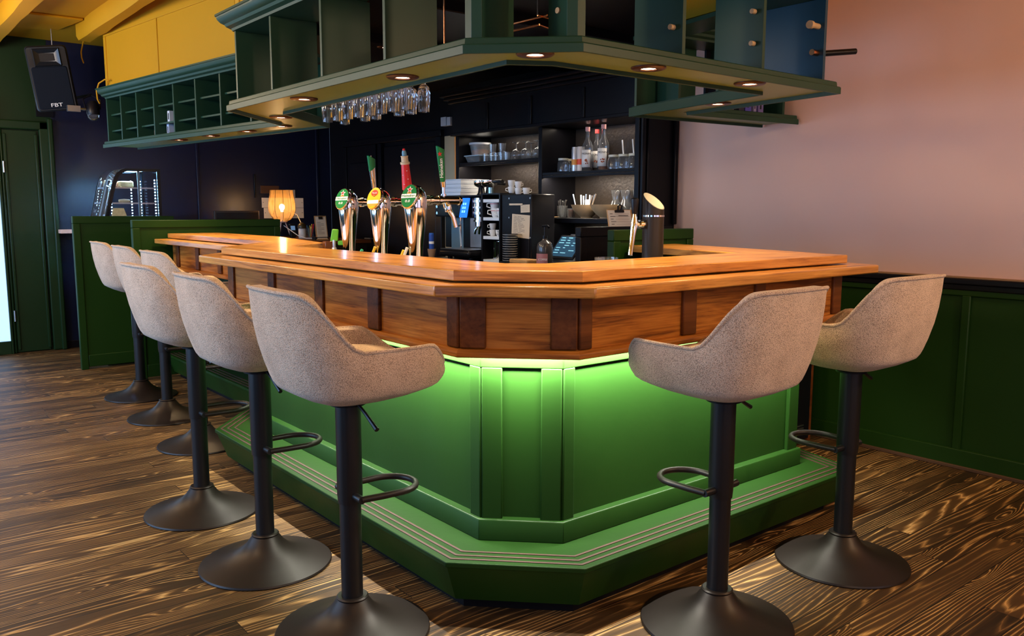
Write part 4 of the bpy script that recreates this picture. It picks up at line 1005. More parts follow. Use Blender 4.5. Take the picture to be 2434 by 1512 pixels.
# blue bottle in a paper cup
w = W('paper_cup', 'brown paper cup holding blue carton left of the espresso machine', 'cup', (2.30,3.90,.93))
w.part('cup', MB().lathe([(0,0),(.024,0),(.034,.078),(.032,.078),(.022,.004),(0,.004)], (2.27,3.84,.9305), 24), mat('brown_paper', (.32,.19,.11), .8))
w = W('milk_carton', 'slim blue carton standing in the brown paper cup', 'carton', (2.27,3.84,.94))
w.part('carton_body', MB().cyl((2.27,3.84,.935), .021, 0, .19, 20), mat('blue_carton', (.01,.06,.35), .4))
w.part('carton_top', MB().cyl((2.27,3.84,1.1255), .019, 0, .012, 20), mat('blue_cap', (.02,.12,.5), .4))
w.part('carton_print', MB().lathe([(.0212,.03),(.0214,.03),(.0214,.05),(.0212,.05)], (2.27,3.84,1.02), 20, close=True), WHT)
# cup tower
w = W('cup_rack', 'black cup rack with pale shelves between machine and cabinet', 'rack', (2.5,3.08,.93))
w.part('side', MB().box(2.30,2.78,3.188,3.205,.931,1.437), BLKPL)
w.part('side', MB().box(2.30,2.78,2.972,2.987,.931,1.437), BLKPL)
w.part('back', MB().box(2.765,2.78,2.9875,3.1875,.931,1.437), BLKPL)
w.part('roof', MB().box(2.30,2.78,2.972,3.205,1.4375,1.448), BLKPL)
for z in (1.392,1.258,1.118,.942):
    w.part('shelf', MB().box(2.305,2.764,2.9875,3.1875,z-.012,z+.012), WHITEP, bev=.002)
def mug(label, k=1, red=False, grp='coffee cups in the rack'):
    t = thing('coffee_cup', label, 'cup', (0,0,0), 0, grp)
    obj('cup_body', MB().lathe([(0,0),(.026*k,0),(.034*k,.012*k),(.042*k,.05*k),(.044*k,.075*k),(.041*k,.075*k),(.038*k,.05*k),(.03*k,.014*k),(0,.006*k)], n=28), WHITE, t)
    obj('handle', MB().tube([(-.035*k,.02*k,.06*k),(-.058*k,.035*k,.055*k),(-.06*k,.036*k,.03*k),(-.034*k,.02*k,.02*k)], .005*k, 8), WHITE, t)
    if red: obj('red_band', MB().lathe([(.0425*k,.052*k),(.0432*k,.052*k),(.0436*k,.056*k),(.043*k,.056*k)], n=28, close=True), RED, t)
    return t
m0 = mug('large white cup with red stripe, left in upper rack bay', .9, True); m0.location = (2.36,3.10,1.2705)
dup(m0, (2.36,3.03,1.2705), R(-30), 'large white cup with red stripe, right in upper rack bay')
dup(m0, (2.36,3.11,1.322), R(-15), 'large white cup nested on the left striped cup')
m1 = mug('white espresso cup at bottom of the stack in middle bay', .62); m1.location = (2.35,3.125,1.1305)
dup(m1, (2.35,3.125,1.178), R(15), 'white espresso cup on top of stack in middle bay')
dup(m1, (2.36,3.06,1.1305), R(60), 'white espresso cup beside the stack in middle bay')
o = obj('pink_saucer', MB().lathe([(0,0),(.03,0),(.032,.004),(0,.006)], n=24).xf(Matrix.Translation((2.37,3.012,1.163)) @ Matrix.Rotation(R(80),4,'Y')), mat('pink_glaze', (.35,.08,.2), .3), loc=(2.37,3.012,1.1305)); tag(o, 'purple pink saucer on edge in middle rack bay', 'saucer')
for y, lab in ((3.085,'tall steel milk jug, left in lowest rack bay'),(3.018,'tall steel milk jug, right in lowest rack bay')):
    o = obj('milk_jug', MB().lathe([(0,0),(.032,0),(.033,.004),(.028,.10),(.030,.135),(.028,.135),(.026,.10),(.030,.006),(0,.006)], (2.36,y,.9545), 28), CHROME, loc=(2.36,y,.9545)); tag(o, lab, 'jug', 'steel jugs in the rack')
# black cabinet with notes
w = W('black_cabinet', 'black box cabinet covered with pinned notes beside the cup rack', 'cabinet', (2.5,2.75,.93))
w.part('body', MB().box(2.31,2.53,2.63,2.9685,.931,1.437), BLKPL, bev=.006)
w.part('screw', MB().cyl((2.304,2.875,1.408), .006, 0, .006, 12, axis='x').cyl((2.304,2.64,1.408), .006, 0, .006, 12, axis='x').cyl((2.304,2.875,1.27), .006, 0, .006, 12, axis='x').cyl((2.304,2.64,1.13), .006, 0, .006, 12, axis='x').cyl((2.304,2.875,.965), .006, 0, .006, 12, axis='x'), STEEL)
w.part('door_panel', MB().box(2.302,2.3095,2.645,2.75,.95,1.12), BLKPL, bev=.002)
def note(name, label, c, sx, sz, tilt, lines, cat='note'):
    w = W(name, label, cat, c)
    M = Matrix.Translation(c) @ Matrix.Rotation(tilt, 4, 'X')
    w.part('sheet', MB().box(-.0005,.0005,-sx/2,sx/2,-sz/2,sz/2).xf(M), mat('aged_paper', (.60,.48,.34), .8))
    mb = MB(); rnd = random.Random(int(sx*1000))
    for i in range(lines):
        z = sz*.40 - i*sz*.82/lines
        y = sx*.40
        for j in range(2):
            L = rnd.uniform(.15,.4)*sx
            if y - L > -sx*.44: mb.box(-.0011,-.0006,y-L,y,z,z+sz*.012); y -= L + .05*sx
    w.part('writing', mb.xf(M), INK)
note('pinned_note', 'large creased handwritten note pinned on the black cabinet', (2.307,2.745,1.21), .20, .165, R(3), 13)
note('pinned_note', 'small printed card hanging at top of black cabinet', (2.307,2.695,1.335), .10, .055, R(-2), 4)
note('pinned_note', 'narrow pale strip stuck at top of black cabinet', (2.307,2.80,1.365), .15, .013, 0, 1)
sc = None
for i in range(12):
    lab = 'black saucer in the stack beside the cup rack, %s from top' % words[11-i]
    z = .9605 + i*.0165
    if sc is None:
        sc = thing('saucer', lab, 'saucer', (2.235,2.775,z), 0, 'stacked saucers on the back counter')
        obj('plate', MB().lathe([(0,0),(.03,0),(.054,.007),(.055,.0095),(.03,.004),(0,.004)], n=32), WHITE, sc)
        obj('dark_rim', MB().lathe([(.0,.0045),(.030,.0045),(.0545,.0100),(.0545,.0155),(.0,.0155)], n=32), BLKPL, sc)
    else: dup(sc, (2.235,2.775,z), 0, lab)
o = obj('steel_tray', MB().box(2.18,2.295,2.715,2.835,.9305,.960), BLKPL, bev=.004, loc=(2.235,2.775,.93)); tag(o, 'black tray under the stack of saucers', 'tray')
for i, (z, lab) in enumerate(((.9305,'wooden serving board, lower of two on back counter'),(.9575,'wooden serving board, upper of two on back counter'))):
    o = obj('serving_board', MB().prism([(2.165,2.515),(2.175,2.505),(2.29,2.505),(2.30,2.515),(2.30,2.695),(2.29,2.708),(2.175,2.708),(2.165,2.695)], z, z+.0265), BOARD, bev=.006, loc=(2.23,2.6,z)); tag(o, lab, 'board', 'wooden boards on the back counter')
# the boards sit in front of the counter cabinet : move clear of it
# top of the machine
b0 = None
for i in range(4):
    lab = 'flat grey-white carton on the espresso machine, %s from top' % words[3-i]
    z = 1.4375 + i*.0325
    if b0 is None:
        b0 = thing('flat_carton', lab, 'carton', (2.50,3.68,z), 0, 'cartons stacked on the machine')
        obj('carton_tray', MB().box(-.14,.14,-.122,.122,0,.024), WHITEP, b0, bev=.002)
        obj('carton_lid', MB().box(-.142,.142,-.124,.124,.0245,.032), WHITEP, b0, bev=.002)
    else: dup(b0, (2.50+.004*(i%2),3.68,z), R(.6*(i%3)), lab)
def pfilter(loc, label, rz):
    t = thing('portafilter', label, 'portafilter', loc, rz, 'spare portafilters on the machine')
    obj('stand', MB().lathe([(0,0),(.040,0),(.028,.02),(.022,.06),(0,.06)], n=20), BLKPL, t)
    obj('basket', MB().lathe([(0,.0605),(.03,.0605),(.058,.075),(.062,.082),(.062,.112),(.056,.112),(.05,.08),(0,.072)], n=32), CHROME, t)
    obj('grip', MB().tube([(.0,-.06,.098),(.0,-.10,.10),(.0,-.20,.096)], [.009,.013,.016], 12), BLKPL, t)
    return t
pfilter((2.45,3.40,1.4375), 'chrome portafilter next to the stacked cartons', R(75))
pfilter((2.42,3.262,1.4375), 'chrome portafilter with black grip pointing right', R(-8))
w = W('shaker', 'small steel shaker on espresso machine before the portafilters', 'shaker', (2.36,3.165,1.448))
w.part('shaker_body', MB().lathe([(0,0),(.02,0),(.02,.044),(0,.044)], (2.36,3.165,1.4485), 20), mat('shaker_blue', (.25,.40,.45), .2, metal=.8))
w.part('shaker_cap', MB().lathe([(0,.0445),(.021,.0445),(.018,.058),(0,.06)], (2.36,3.165,1.4485), 20), CHROME)
m2 = mug('white cup on machine top, lower left of the little pile', .62, False, 'cups on top of the cabinet'); m2.location = (2.40,2.965,1.4485)
dup(m2, (2.40,2.885,1.4375), R(200), 'white cup on cabinet top, lower middle of the pile')
dup(m2, (2.40,2.965,1.4955), R(200), 'white cup on cabinet top, upper left of the pile')
dup(m2, (2.40,2.885,1.4845), R(210), 'white cup on cabinet top, upper right of the pile')
dup(m2, (2.40,2.795,1.4375), R(200), 'white cup on cabinet top, alone at right of pile')

# kitchen glimpses
w = W('kitchen_cabinet', 'pale cabinet with red band glimpsed through the kitchen opening', 'cabinet', (4.1,5.6,0))
w.part('speckled_base', MB().box(3.75,4.39,5.2,6.4,0,1.10), mat('speckled_stone', (.40,.38,.36), .6, var=.5, vs=60))
w.part('red_band', MB().box(3.74,4.39,5.2,6.4,1.1005,1.2), RED)
w.part('pale_door', MB().box(3.78,4.39,5.2,6.4,1.2005,1.9), mat('pale_green_door', (.50,.52,.42), .5), bev=.004)

# ------------------------------------------------------------------ lamp corner
w = W('table_lamp', 'glowing ribbed cream table lamp on thin tripod legs', 'lamp', (2.08,6.3,1.03))
LX, LY = 2.075, 6.3
nR = 10; shp = [(.050,1.205),(.085,1.222),(.118,1.265),(.137,1.32),(.134,1.38),(.124,1.44),(.113,1.52)]
sh = MB(); N = 120
for r_, z in shp:
    for i in range(N):
        a = 2*PI*i/N; q = r_*(1 - .035*abs(math.sin(nR*a/2))**.5*0 - .03*(1-abs(math.cos(nR*a/2))))
        sh.v.append((LX+q*math.cos(a), LY+q*math.sin(a), z))
for j in range(len(shp)-1):
    for i in range(N): sh.f.append([j*N+i, j*N+(i+1)%N, (j+1)*N+(i+1)%N, (j+1)*N+i]); sh.m.append(0)
def shade_mat():
    m = bpy.data.materials.new('string_shade'); m.use_nodes = True; nt = m.node_tree; nt.nodes.clear()
    out = nn(nt,'ShaderNodeOutputMaterial'); tl = nn(nt,'ShaderNodeBsdfTranslucent'); df = nn(nt,'ShaderNodeBsdfDiffuse'); tp = nn(nt,'ShaderNodeBsdfTransparent')
    tl.inputs[0].default_value = (.20,.115,.04,1); df.inputs[0].default_value = (.30,.18,.07,1)
    a = nn(nt,'ShaderNodeMixShader'); a.inputs[0].default_value = .3; nt.links.new(tl.outputs[0], a.inputs[1]); nt.links.new(df.outputs[0], a.inputs[2])
    b = nn(nt,'ShaderNodeMixShader'); b.inputs[0].default_value = .42; nt.links.new(a.outputs[0], b.inputs[1]); nt.links.new(tp.outputs[0], b.inputs[2])
    nt.links.new(b.outputs[0], out.inputs[0]); return m
w.part('lamp_shade', sh, shade_mat(), smooth=50)
for k_ in range(nR):
    a = 2*PI*(k_)/nR
    w.part('shade_rib', MB().tube([(LX+(r_+.001)*math.cos(a), LY+(r_+.001)*math.sin(a), z) for r_, z in shp], .0022, 6), BLKPL)
w.part('base_ring', MB().lathe([(0,1.192),(.046,1.192),(.052,1.198),(.052,1.204),(0,1.204)], (LX,LY,0), 28), BEIGE)
w.part('socket', MB().cyl((LX,LY,0), .018, 1.2045, 1.30, 16), WHITE)
w.part('light_bulb', MB().lathe([(0,1.3005),(.012,1.3005),(.014,1.315),(.026,1.34),(.026,1.358),(.016,1.374),(0,1.38)], (LX,LY,0), 20), BULB)
for a in (R(-20), R(100), R(220)):
    w.part('leg', MB().tube([(LX+.03*math.cos(a),LY+.03*math.sin(a),1.191),(LX+.085*math.cos(a),LY+.085*math.sin(a),1.0305)], .006, 8), BEIGE)
w = W('computer_monitor', 'flat dark monitor behind the green screen reflecting lamp light', 'monitor', (1.62,6.35,1.03))
w.part('screen_frame', MB().box(1.395,1.85,6.34,6.37,1.055,1.31), mat('bronze_frame', (.05,.03,.02), .35), bev=.005)
w.part('screen', MB().box(1.412,1.833,6.336,6.3395,1.07,1.293), mat('dark_screen', (.02,.013,.009), .18))
w.part('stand', MB().box(1.55,1.70,6.33,6.46,1.0305,1.0545), BLKPL, bev=.004)
def poster(label, x0, x1, z0, z1):
    w = W('wall_card', label, 'card', ((x0+x1)/2,YF-.006,(z0+z1)/2))
    w.part('card', MB().box(x0,x1,YF-.004,YF-.001,z0,z1), PAPER)
    cx = (x0+x1)/2; h = z1-z0
    mb = MB().lathe([(0,0),(.018,0),(.018,.001),(0,.001)], (cx,YF-.0055,z0+h*.62), 14, axis='y')
    mb.box(cx-.012,cx+.012,YF-.0055,YF-.0042,z0+h*.28,z0+h*.46).box(cx-.03,cx+.03,YF-.0055,YF-.0042,z0+h*.12,z0+h*.15)
    mb.box(x0+.012,x0+.02,YF-.0055,YF-.0042,z0+h*.5,z0+h*.56).box(x1-.02,x1-.012,YF-.0055,YF-.0042,z0+h*.5,z0+h*.56)
    w.part('printed_drawing', mb, INK)
poster('printed card upper left behind lamp on black wall', 2.13, 2.37, 1.343, 1.45)
poster('printed card lower left behind lamp on black wall', 2.15, 2.37, 1.228, 1.340)
poster('printed card upper right behind lamp on black wall', 2.374, 2.614, 1.343, 1.45)
poster('printed card lower right behind lamp on black wall', 2.374, 2.614, 1.228, 1.340)
o = obj('wall_note', MB().box(2.41,2.515,YF-.012,YF-.008,1.455,1.54), mat('grey_note', (.30,.28,.24), .7), loc=(2.46,YF-.01,1.5)); tag(o, 'small grey note on wall above the right printed cards', 'note')
o = obj('wall_plaque', MB().box(2.117,2.33,YF-.012,YF-.001,1.497,1.581), mat('brown_plaque', (.07,.03,.015), .4), bev=.003, loc=(2.22,YF-.01,1.54)); tag(o, 'narrow brown plaque on black wall above the left printed cards', 'plaque')
o = obj('wall_hook', MB().box(2.047,2.062,YF-.02,YF-.001,1.45,1.70), BLKPL, bev=.004, loc=(2.055,YF-.01,1.57)); tag(o, 'thin black vertical bar on wall left of the printed cards', 'rail')
w = W('card_terminal', 'small black card terminal beside the lamp legs', 'card terminal', (2.165,6.25,1.03))
w.part('terminal_body', MB().box(-.03,.03,-.02,.02,0,.14).xf(Matrix.Translation((2.165,6.25,1.036)) @ Matrix.Rotation(R(-12),4,'X')), BLKPL, bev=.006)
w.part('terminal_screen', MB().box(-.023,.023,-.0215,-.0205,.075,.12).xf(Matrix.Translation((2.165,6.25,1.036)) @ Matrix.Rotation(R(-12),4,'X')), mat('faint_screen', (.02,.03,.05), .2, emit=(.2,.35,.6), es=.5))
w = W('white_pot', 'white pot with brown round lid beside the pen jar', 'pot', (2.245,6.2,1.03))
w.part('pot_body', MB().lathe([(0,0),(.034,0),(.038,.008),(.038,.09),(.034,.10),(0,.10)], (2.242,6.2,1.0305), 28), WHITE)
w.part('lid', MB().lathe([(0,.1005),(.044,.1005),(.046,.115),(.04,.14),(.02,.158),(0,.162)], (2.242,6.2,1.0305), 28), mat('dark_olive_lid', (.05,.035,.012), .2))
w = W('pen_jar', 'glass jar crammed with colourful pens on far counter', 'jar', (2.335,6.2,1.03))
w.part('jar_body', MB().lathe([(0,0),(.038,0),(.041,.10),(.039,.10),(.036,.006),(0,.006)], (2.332,6.2,1.0305), 24), GLASS)
for i, c in enumerate([(.8,.06,.02),(.02,.08,.6),(.8,.4,.02),(.6,.6,.6),(.02,.3,.1),(.7,.02,.1),(.05,.2,.7),(.75,.6,.05)]):
    a = i*2.4; o = obj('pen', MB().tube([(2.332+.012*math.cos(a),6.2+.012*math.sin(a),1.042),(2.332+.036*math.cos(a),6.2+.036*math.sin(a),1.145+.015*(i%3))], .0042, 8), mat('pen_barrel', c, .3), loc=(2.332,6.2,1.042)); tag(o, ['red','blue','orange','grey','green','crimson','light blue','yellow'][i]+' pen standing in the glass pen jar', 'pen', 'pens in the jar')
o = obj('power_cable', MB().tube([(2.27,6.93,1.22),(2.28,6.7,1.31),(2.33,6.5,1.27),(2.345,6.4,1.14),(2.33,6.36,1.034)], .005, 8), PAPER, loc=(2.3,6.5,1.035)); tag(o, 'pale cable looping from the wall cards down to counter', 'cable')
o = obj('lamp_cord', MB().tube([(2.085,6.29,1.16),(2.12,6.2,1.11),(2.16,6.12,1.06),(2.20,6.02,1.036),(2.26,5.95,1.036)], .004, 8), WHITE, loc=(2.08,6.29,1.036)); tag(o, 'white cord hanging from the lamp onto counter', 'cord')
w = W('menu_clipboard', 'tall clipboard with printed list leaning near the far counter', 'clipboard', (2.17,5.62,1.03))
M = Matrix.Translation((2.172,5.60,1.032)) @ Matrix.Rotation(R(-10),4,'X')
w.part('board', MB().box(-.062,.062,0,.005,0,.235).xf(M), BOARD)
w.part('sheet', MB().box(-.052,.054,-.0015,-.0003,.012,.225).xf(M), PAPER)
w.part('clip', MB().box(-.02,.02,-.010,-.0018,.20,.228).xf(M), BLKPL)
mb = MB()
for i in range(9): mb.box(-.04,-.04+(.07 if i%3 else .04),-.0026,-.0017,.17-i*.014,.1725-i*.014)
w.part('printed_lines', mb.xf(M), INK)
w.part('foot_block', MB().box(2.10,2.24,5.602,5.68,1.0305,1.06), BLKPL)

# glass rinser with green brush beside the first tap
w = W('glass_washer', 'round steel glass washer with green brush behind the bar corner', 'washer', (.62,2.31,1.07))
w.part('saucer', MB().lathe([(0,0),(.078,0),(.08,.006),(.045,.016),(.018,.026),(.012,.05),(0,.05)], (.62,2.31,1.0705), 40), STEEL)
w.part('post', MB().cyl((.62,2.31,1.121), .009, 0, .04, 14), STEEL)
w.part('brush', MB().prism([(-.02,-.03),(.022,-.03),(.028,.035),(-.008,.035)], -.006, .006).xf(frame((.618,2.31,1.185), (.8,-.6,0), (-.6,-.8,0))), mat('lime_plastic', (.12,.42,.02), .45), bev=.006)
w.part('brush_foot', MB().prism([(-.03,-.012),(.03,-.012),(.03,.016),(-.03,.012)], -.006, .006).xf(frame((.655,2.27,1.145), (.8,-.6,0), (-.6,-.8,0))), mat('lime_plastic2', (.08,.34,.02), .45), bev=.005)
w = W('square_glass', 'small square glass with brown contents beside glass washer', 'glass', (.645,2.43,1.07))
w.part('glass_body', MB().box(.615,.675,2.405,2.445,1.0705,1.15), mat('amber_glass', (.30,.10,.04), .1, trans=.6), bev=.004)
for (x, y, z1, c, lab) in ((.52,1.875,1.128,(.03,.38,.20),'green skimmer tip peeping over the bar between the taps'),(.50,1.71,1.148,(.75,.45,.02),'yellow skimmer tip peeping over bar by the middle tap'),(.50,1.45,1.142,(.75,.5,.03),'yellow skimmer tip left of the nearest tap'),(.50,1.42,1.155,(.62,.60,.56),'pale grey skimmer tip leaning left of the nearest tap')):
    o = obj('foam_skimmer', MB().tube([(x,y,1.0735),(x+.008,y-.012,(1.07+z1)/2),(x+.016,y-.03,z1)], [.004,.006,.0075], 10), mat('skimmer', c, .4), loc=(x,y,1.0735)); tag(o, lab, 'skimmer', 'foam skimmers by the taps')
o = obj('cut_glass_dish', MB().lathe([(0,0),(.045,0),(.05,.06),(.046,.06),(.042,.008),(0,.008)], (1.0,.60,1.0705), 20), GLASS, smooth=10, loc=(1.0,.60,1.0705)); tag(o, 'cut glass dish peeping over the right bar run', 'dish')

# ------------------------------------------------------------------ cake display case
cl = (.47,6.0,1.05)
w = W('cake_display', 'curved glass cake display case lit by cold white leds', 'display case', cl)
PR = [(.225,1.06),(.285,1.29),(.345,1.53),(.365,1.59),(.39,1.63),(.42,1.655),(.455,1.668),(.735,1.670)]
def strip(y0, y1, pr, m, name, th=.004):
    mb = MB()
    for (x, z) in pr: mb.v += [(x,y0,z),(x,y1,z)]
    for i in range(len(pr)-1): mb.f.append([2*i,2*i+1,2*i+3,2*i+2]); mb.m.append(0)
    o_ = w.part(name, mb, m); s_ = o_.modifiers.new('t','SOLIDIFY'); s_.thickness = th; s_.offset = -1; return o_
strip(5.80, 6.30, PR, GLASS, 'curved_front_glass')
for y in (5.785, 6.295):
    mb = MB(); n = len(PR); PI_ = [(x+.028 if i < 4 else x+.016, z-(.0 if i < 2 else .006 if i < 4 else .022)) for i, (x, z) in enumerate(PR)]
    PI_[-1] = (.712, 1.648)
    for yy in (y-.012, y+.012): mb.v += [(x,yy,z) for x,z in PR] + [(x,yy,z) for x,z in PI_]
    for i in range(n-1):
        mb.f += [[i,i+1,n+i+1,n+i],[2*n+i,3*n+i,3*n+i+1,2*n+i+1],[i,2*n+i,2*n+i+1,i+1],[n+i,n+i+1,3*n+i+1,3*n+i]]; mb.m += [0]*4
    w.part('side_frame', mb, BLKPL)
    w.part('side_glass', MB().prism([(x,z) for x,z in PI_]+[(.712,1.06)], y-.002, y+.002).xf(Matrix(((1,0,0,0),(0,0,1,0),(0,1,0,0),(0,0,0,1)))), GLASSB)
w.part('back_post', MB().box(.712,.738,5.775,5.797,1.06,1.67), BLKPL)
w.part('back_post', MB().box(.712,.738,6.285,6.307,1.06,1.67), BLKPL)
w.part('back_door', MB().box(.722,.728,5.798,6.284,1.08,1.655), GLASSB)
w.part('base', MB().box(.21,.745,5.77,6.31,1.0505,1.10), STEEL, bev=.003)
w.part('roof', MB().box(.50,.73,5.80,6.28,1.662,1.668), BLKPL)
for x0, z in ((.36,1.505),(.325,1.375)):
    w.part('glass_shelf', MB().box(x0,.70,5.81,6.27,z-.004,z+.004), GLASSB)
    w.part('shelf_edge', MB().box(x0-.004,x0-.0005,5.81,6.27,z-.007,z+.007).box(x0,.70,5.806,5.8095,z-.006,z+.006), STEEL)
w.part('mullion', MB().box(.555,.575,5.80,5.812,1.10,1.655), mat('grey_blue_post', (.20,.26,.30), .3, metal=.5))
for (x, y) in ((.70,5.82),(.62,6.26),(.70,6.26),(.41,6.26),(.345,5.835)):
    mb = MB()
    for i in range(16):
        z = 1.18 + i*.026
        if x < .4 and z > 1.5: continue
        mb.box(x-.004,x+.004,y-.004,y+.004,z,z+.010)
    w.part('led_strip', mb, LEDW)
def tg(name, mb, m, label, cat, loc, **k): return tag(obj(name, mb, m, loc=loc, **k), label, cat)
CK = mat('cake_crumb', (.70,.40,.16), .8, bump=.4, bs=40, var=.3, vs=25)
tg('cake', MB().box(.43,.54,5.86,5.98,1.5095,1.565), CK, 'square golden cake on top shelf of display case', 'cake', (.48,5.92,1.5095), bev=.012)
tg('cake', MB().box(.40,.425,5.93,6.05,1.5095,1.553), mat('brown_cake', (.42,.15,.06), .8, bump=.3), 'reddish brown cake behind golden cake in display case', 'cake', (.41,6.0,1.5095), bev=.01)
tg('muffin', MB().lathe([(0,0),(.022,0),(.03,.03),(.034,.038),(.024,.055),(0,.06)], (.405,6.12,1.5095), 20), CK, 'small muffin on top shelf near display case front', 'muffin', (.405,6.12,1.5095))
tg('muffin', MB().lathe([(0,0),(.02,0),(.028,.03),(.03,.036),(.02,.05),(0,.055)], (.39,6.22,1.5095), 20), mat('pale_cake', (.45,.42,.40), .8), 'pale muffin farthest on the top shelf of display case', 'muffin', (.39,6.22,1.5095))
tg('pastry', MB().lathe([(0,-.05),(.012,-.045),(.017,0),(.012,.045),(0,.05)], (.47,5.92,1.3965), 16, axis='x'), mat('brown_pastry', (.35,.16,.07), .7), 'long brown pastry on the middle shelf of display case', 'pastry', (.47,5.92,1.3965))
tg('price_card', MB().prism([(-.06,0),(.06,0),(.042,.066),(-.042,.066)],-.0015,.0015).xf(frame((.36,5.672,1.2685),(1,0,0),(0,-1,.15))), mat('gold_card', (.45,.42,.25), .6, var=.4, vs=50), 'pale trapezoid card standing before the display case on screen top', 'card', (.36,5.672,1.2685))
# chalk lettering on the case glass
w = W('chalk_sign', 'dark chalk price sign inside lower front of display case', 'sign', (.30,6.18,1.10))
w.part('slate', MB().box(.30,.305,6.13,6.26,1.105,1.34).xf(Matrix.Identity(4)), mat('slate', (.03,.05,.06), .5))
w.part('chalk_lettering', text_mb('Taart', .05, frame((.298,6.195,1.31), (0,-1,0), (-1,0,0))).join(text_mb('menu', .04, frame((.298,6.195,1.25), (0,-1,0), (-1,0,0)))), WHT)

# ------------------------------------------------------------------ speaker and light by the ceiling
t = thing('loudspeaker', 'tilted black loudspeaker mounted high on the far left wall', 'loudspeaker', (.035,6.25,2.425))
fw_ = Vector((-.25,-.93,-.12)); Ms = frame((0,0,0), (1,-.22,-.06), (-.1,.12,1)).to_3x3()
# local axes: x right, y back, z up
M = (Matrix.Rotation(R(-9),4,'Y') @ Matrix.Rotation(R(6),4,'X') @ Matrix.Rotation(R(-14),4,'Z'))
Wd, Hh = .155, .265
def rr(w_, h_, r_, n=5):
    out = []
    for cx, cz, a0 in ((w_-r_,h_-r_,0),(-w_+r_,h_-r_,PI/2),(-w_+r_,-h_+r_,PI),(w_-r_,-h_+r_,1.5*PI)):
        for i in range(n+1): a = a0+PI/2*i/n; out.append((cx+r_*math.cos(a), cz+r_*math.sin(a)))
    return out
def loftxz(secs):
    mb = MB(); n = len(secs[0][1])
    for y, s_ in secs: mb.v += [(x,y,z) for x,z in s_]
    mb.f.append(list(range(n))); mb.m.append(0); mb.f.append([(len(secs)-1)*n+i for i in range(n)][::-1]); mb.m.append(0)
    for j in range(len(secs)-1):
        for i in range(n): mb.f.append([j*n+i,(j+1)*n+i,(j+1)*n+(i+1)%n,j*n+(i+1)%n]); mb.m.append(0)
    return mb
SPK = mat('speaker_shell', (.02,.017,.016), .55, bump=.08, bs=200)
obj('cabinet', loftxz([(-.12,rr(Wd*.97,Hh*.97,.025)),(-.105,rr(Wd,Hh,.03)),(.05,rr(Wd,Hh,.04)),(.13,rr(Wd*.8,Hh*.86,.05)),(.20,rr(Wd*.55,Hh*.7,.05))]).xf(M), SPK, t)
bz = MB(); O_ = rr(Wd*.97,Hh*.97,.025); 
obj('bezel', loftxz([(-.135,rr(Wd*.93,Hh*.95,.025)),(-.1205,rr(Wd*.97,Hh*.97,.025))]).xf(M), mat('speaker_bezel', (.011,.013,.018), .45, spec=.3), t)
obj('woofer_grille', loftxz([(-.142,[(x,z-.075) for x,z in rr(.128,.165,.02)]),(-.1352,[(x,z-.075) for x,z in rr(.134,.171,.02)])]).xf(M), mat('speaker_grille', (.002,.005,.012), .7, spec=.2, bump=.4, bs=600), t)
horn = MB(); A_ = [(-.095,.105),(.095,.105),(.095,.235),(-.095,.235)]; B_ = [(-.06,.135),(.06,.135),(.06,.205),(-.06,.205)]
A2 = [(-.103,.097),(.103,.097),(.103,.243),(-.103,.243)]
horn.v = [(x,-.162,z) for x,z in A_] + [(x,-.138,z) for x,z in B_] + [(x,-.1352,z) for x,z in A2]
horn.f = [[i,(i+1)%4,4+(i+1)%4,4+i] for i in range(4)] + [[4,5,6,7]] + [[i,8+i,8+(i+1)%4,(i+1)%4] for i in range(4)]; horn.m = [0]*9
obj('horn', horn.xf(M), mat('horn_blue_black', (.008,.011,.016), .35), t)
obj('horn_throat', MB().box(-.055,.055,-.1395,-.1382,.14,.20).xf(M), BLKPL, t)
obj('port', MB().box(-.138,-.108,-.1375,-.1355,.10,.235).xf(M), BLKPL, t)
obj('port', MB().box(.108,.138,-.1375,-.1355,.10,.235).xf(M), BLKPL, t)
obj('lettering', text_mb('FBT', .042, M @ frame((0,-.1428,-.215), (1,0,0), (0,-1,0)), sx=1.35), WHT, t)
obj('wall_bracket', MB().tube([(.02,.14,-.12),(.05,.35,-.16),(.05,.69,-.16)], .018, 10).box(-.02,.12,.675,.699,-.26,-.06), BLKPL, t)
obj('mount_pin', MB().cyl((.02,.02,.24), .005, 0, .22, 8), STEEL, t)
t = thing('stage_light', 'small black spotlight with glass lens hanging beside the loudspeaker', 'spotlight', (.305,6.1,2.15))
obj('lamp_body', MB().lathe([(0,.10),(.03,.095),(.05,.06),(.055,0),(.052,-.02),(0,-.02)], n=28), BLKPL, t)
obj('glass_lens', MB().lathe([(0,-.075),(.025,-.068),(.042,-.048),(.048,-.022),(.0,-.0205)], n=28), GLASS, t)
obj('yoke', MB().tube([(-.058,0,.03),(-.07,.02,.11),(0,.03,.15),(.07,.02,.11),(.058,0,.03)], .007, 8).tube([(0,.03,.15),(-.05,.3,.15),(-.05,.85,.15)], .012, 8), BLKPL, t)
obj('side_clamp', MB().box(-.20,-.10,-.02,.02,-.005,.045).tube([(-.1,0,.02),(-.055,0,.02)], .012, 8), STEEL, t)
o = obj('loose_cable', MB().tube([(.33,6.3,2.855),(.30,6.3,2.74),(.285,6.3,2.68),(.287,6.3,2.63),(.30,6.3,2.585)], .006, 8), YELLOW, loc=(.33,6.3,2.855)); tag(o, 'short ochre cable dangling from ceiling beside the loudspeaker', 'cable')
o = obj('hooked_cable', MB().tube([(.325,5.60,2.36),(.30,5.62,2.37),(.262,5.66,2.34),(.25,5.70,2.28),(.262,5.735,2.22),(.28,5.75,2.19)], .006, 8), YELLOW, loc=(.30,5.7,2.36)); tag(o, 'ochre cable looped at the far end of canopy cornice', 'cable')

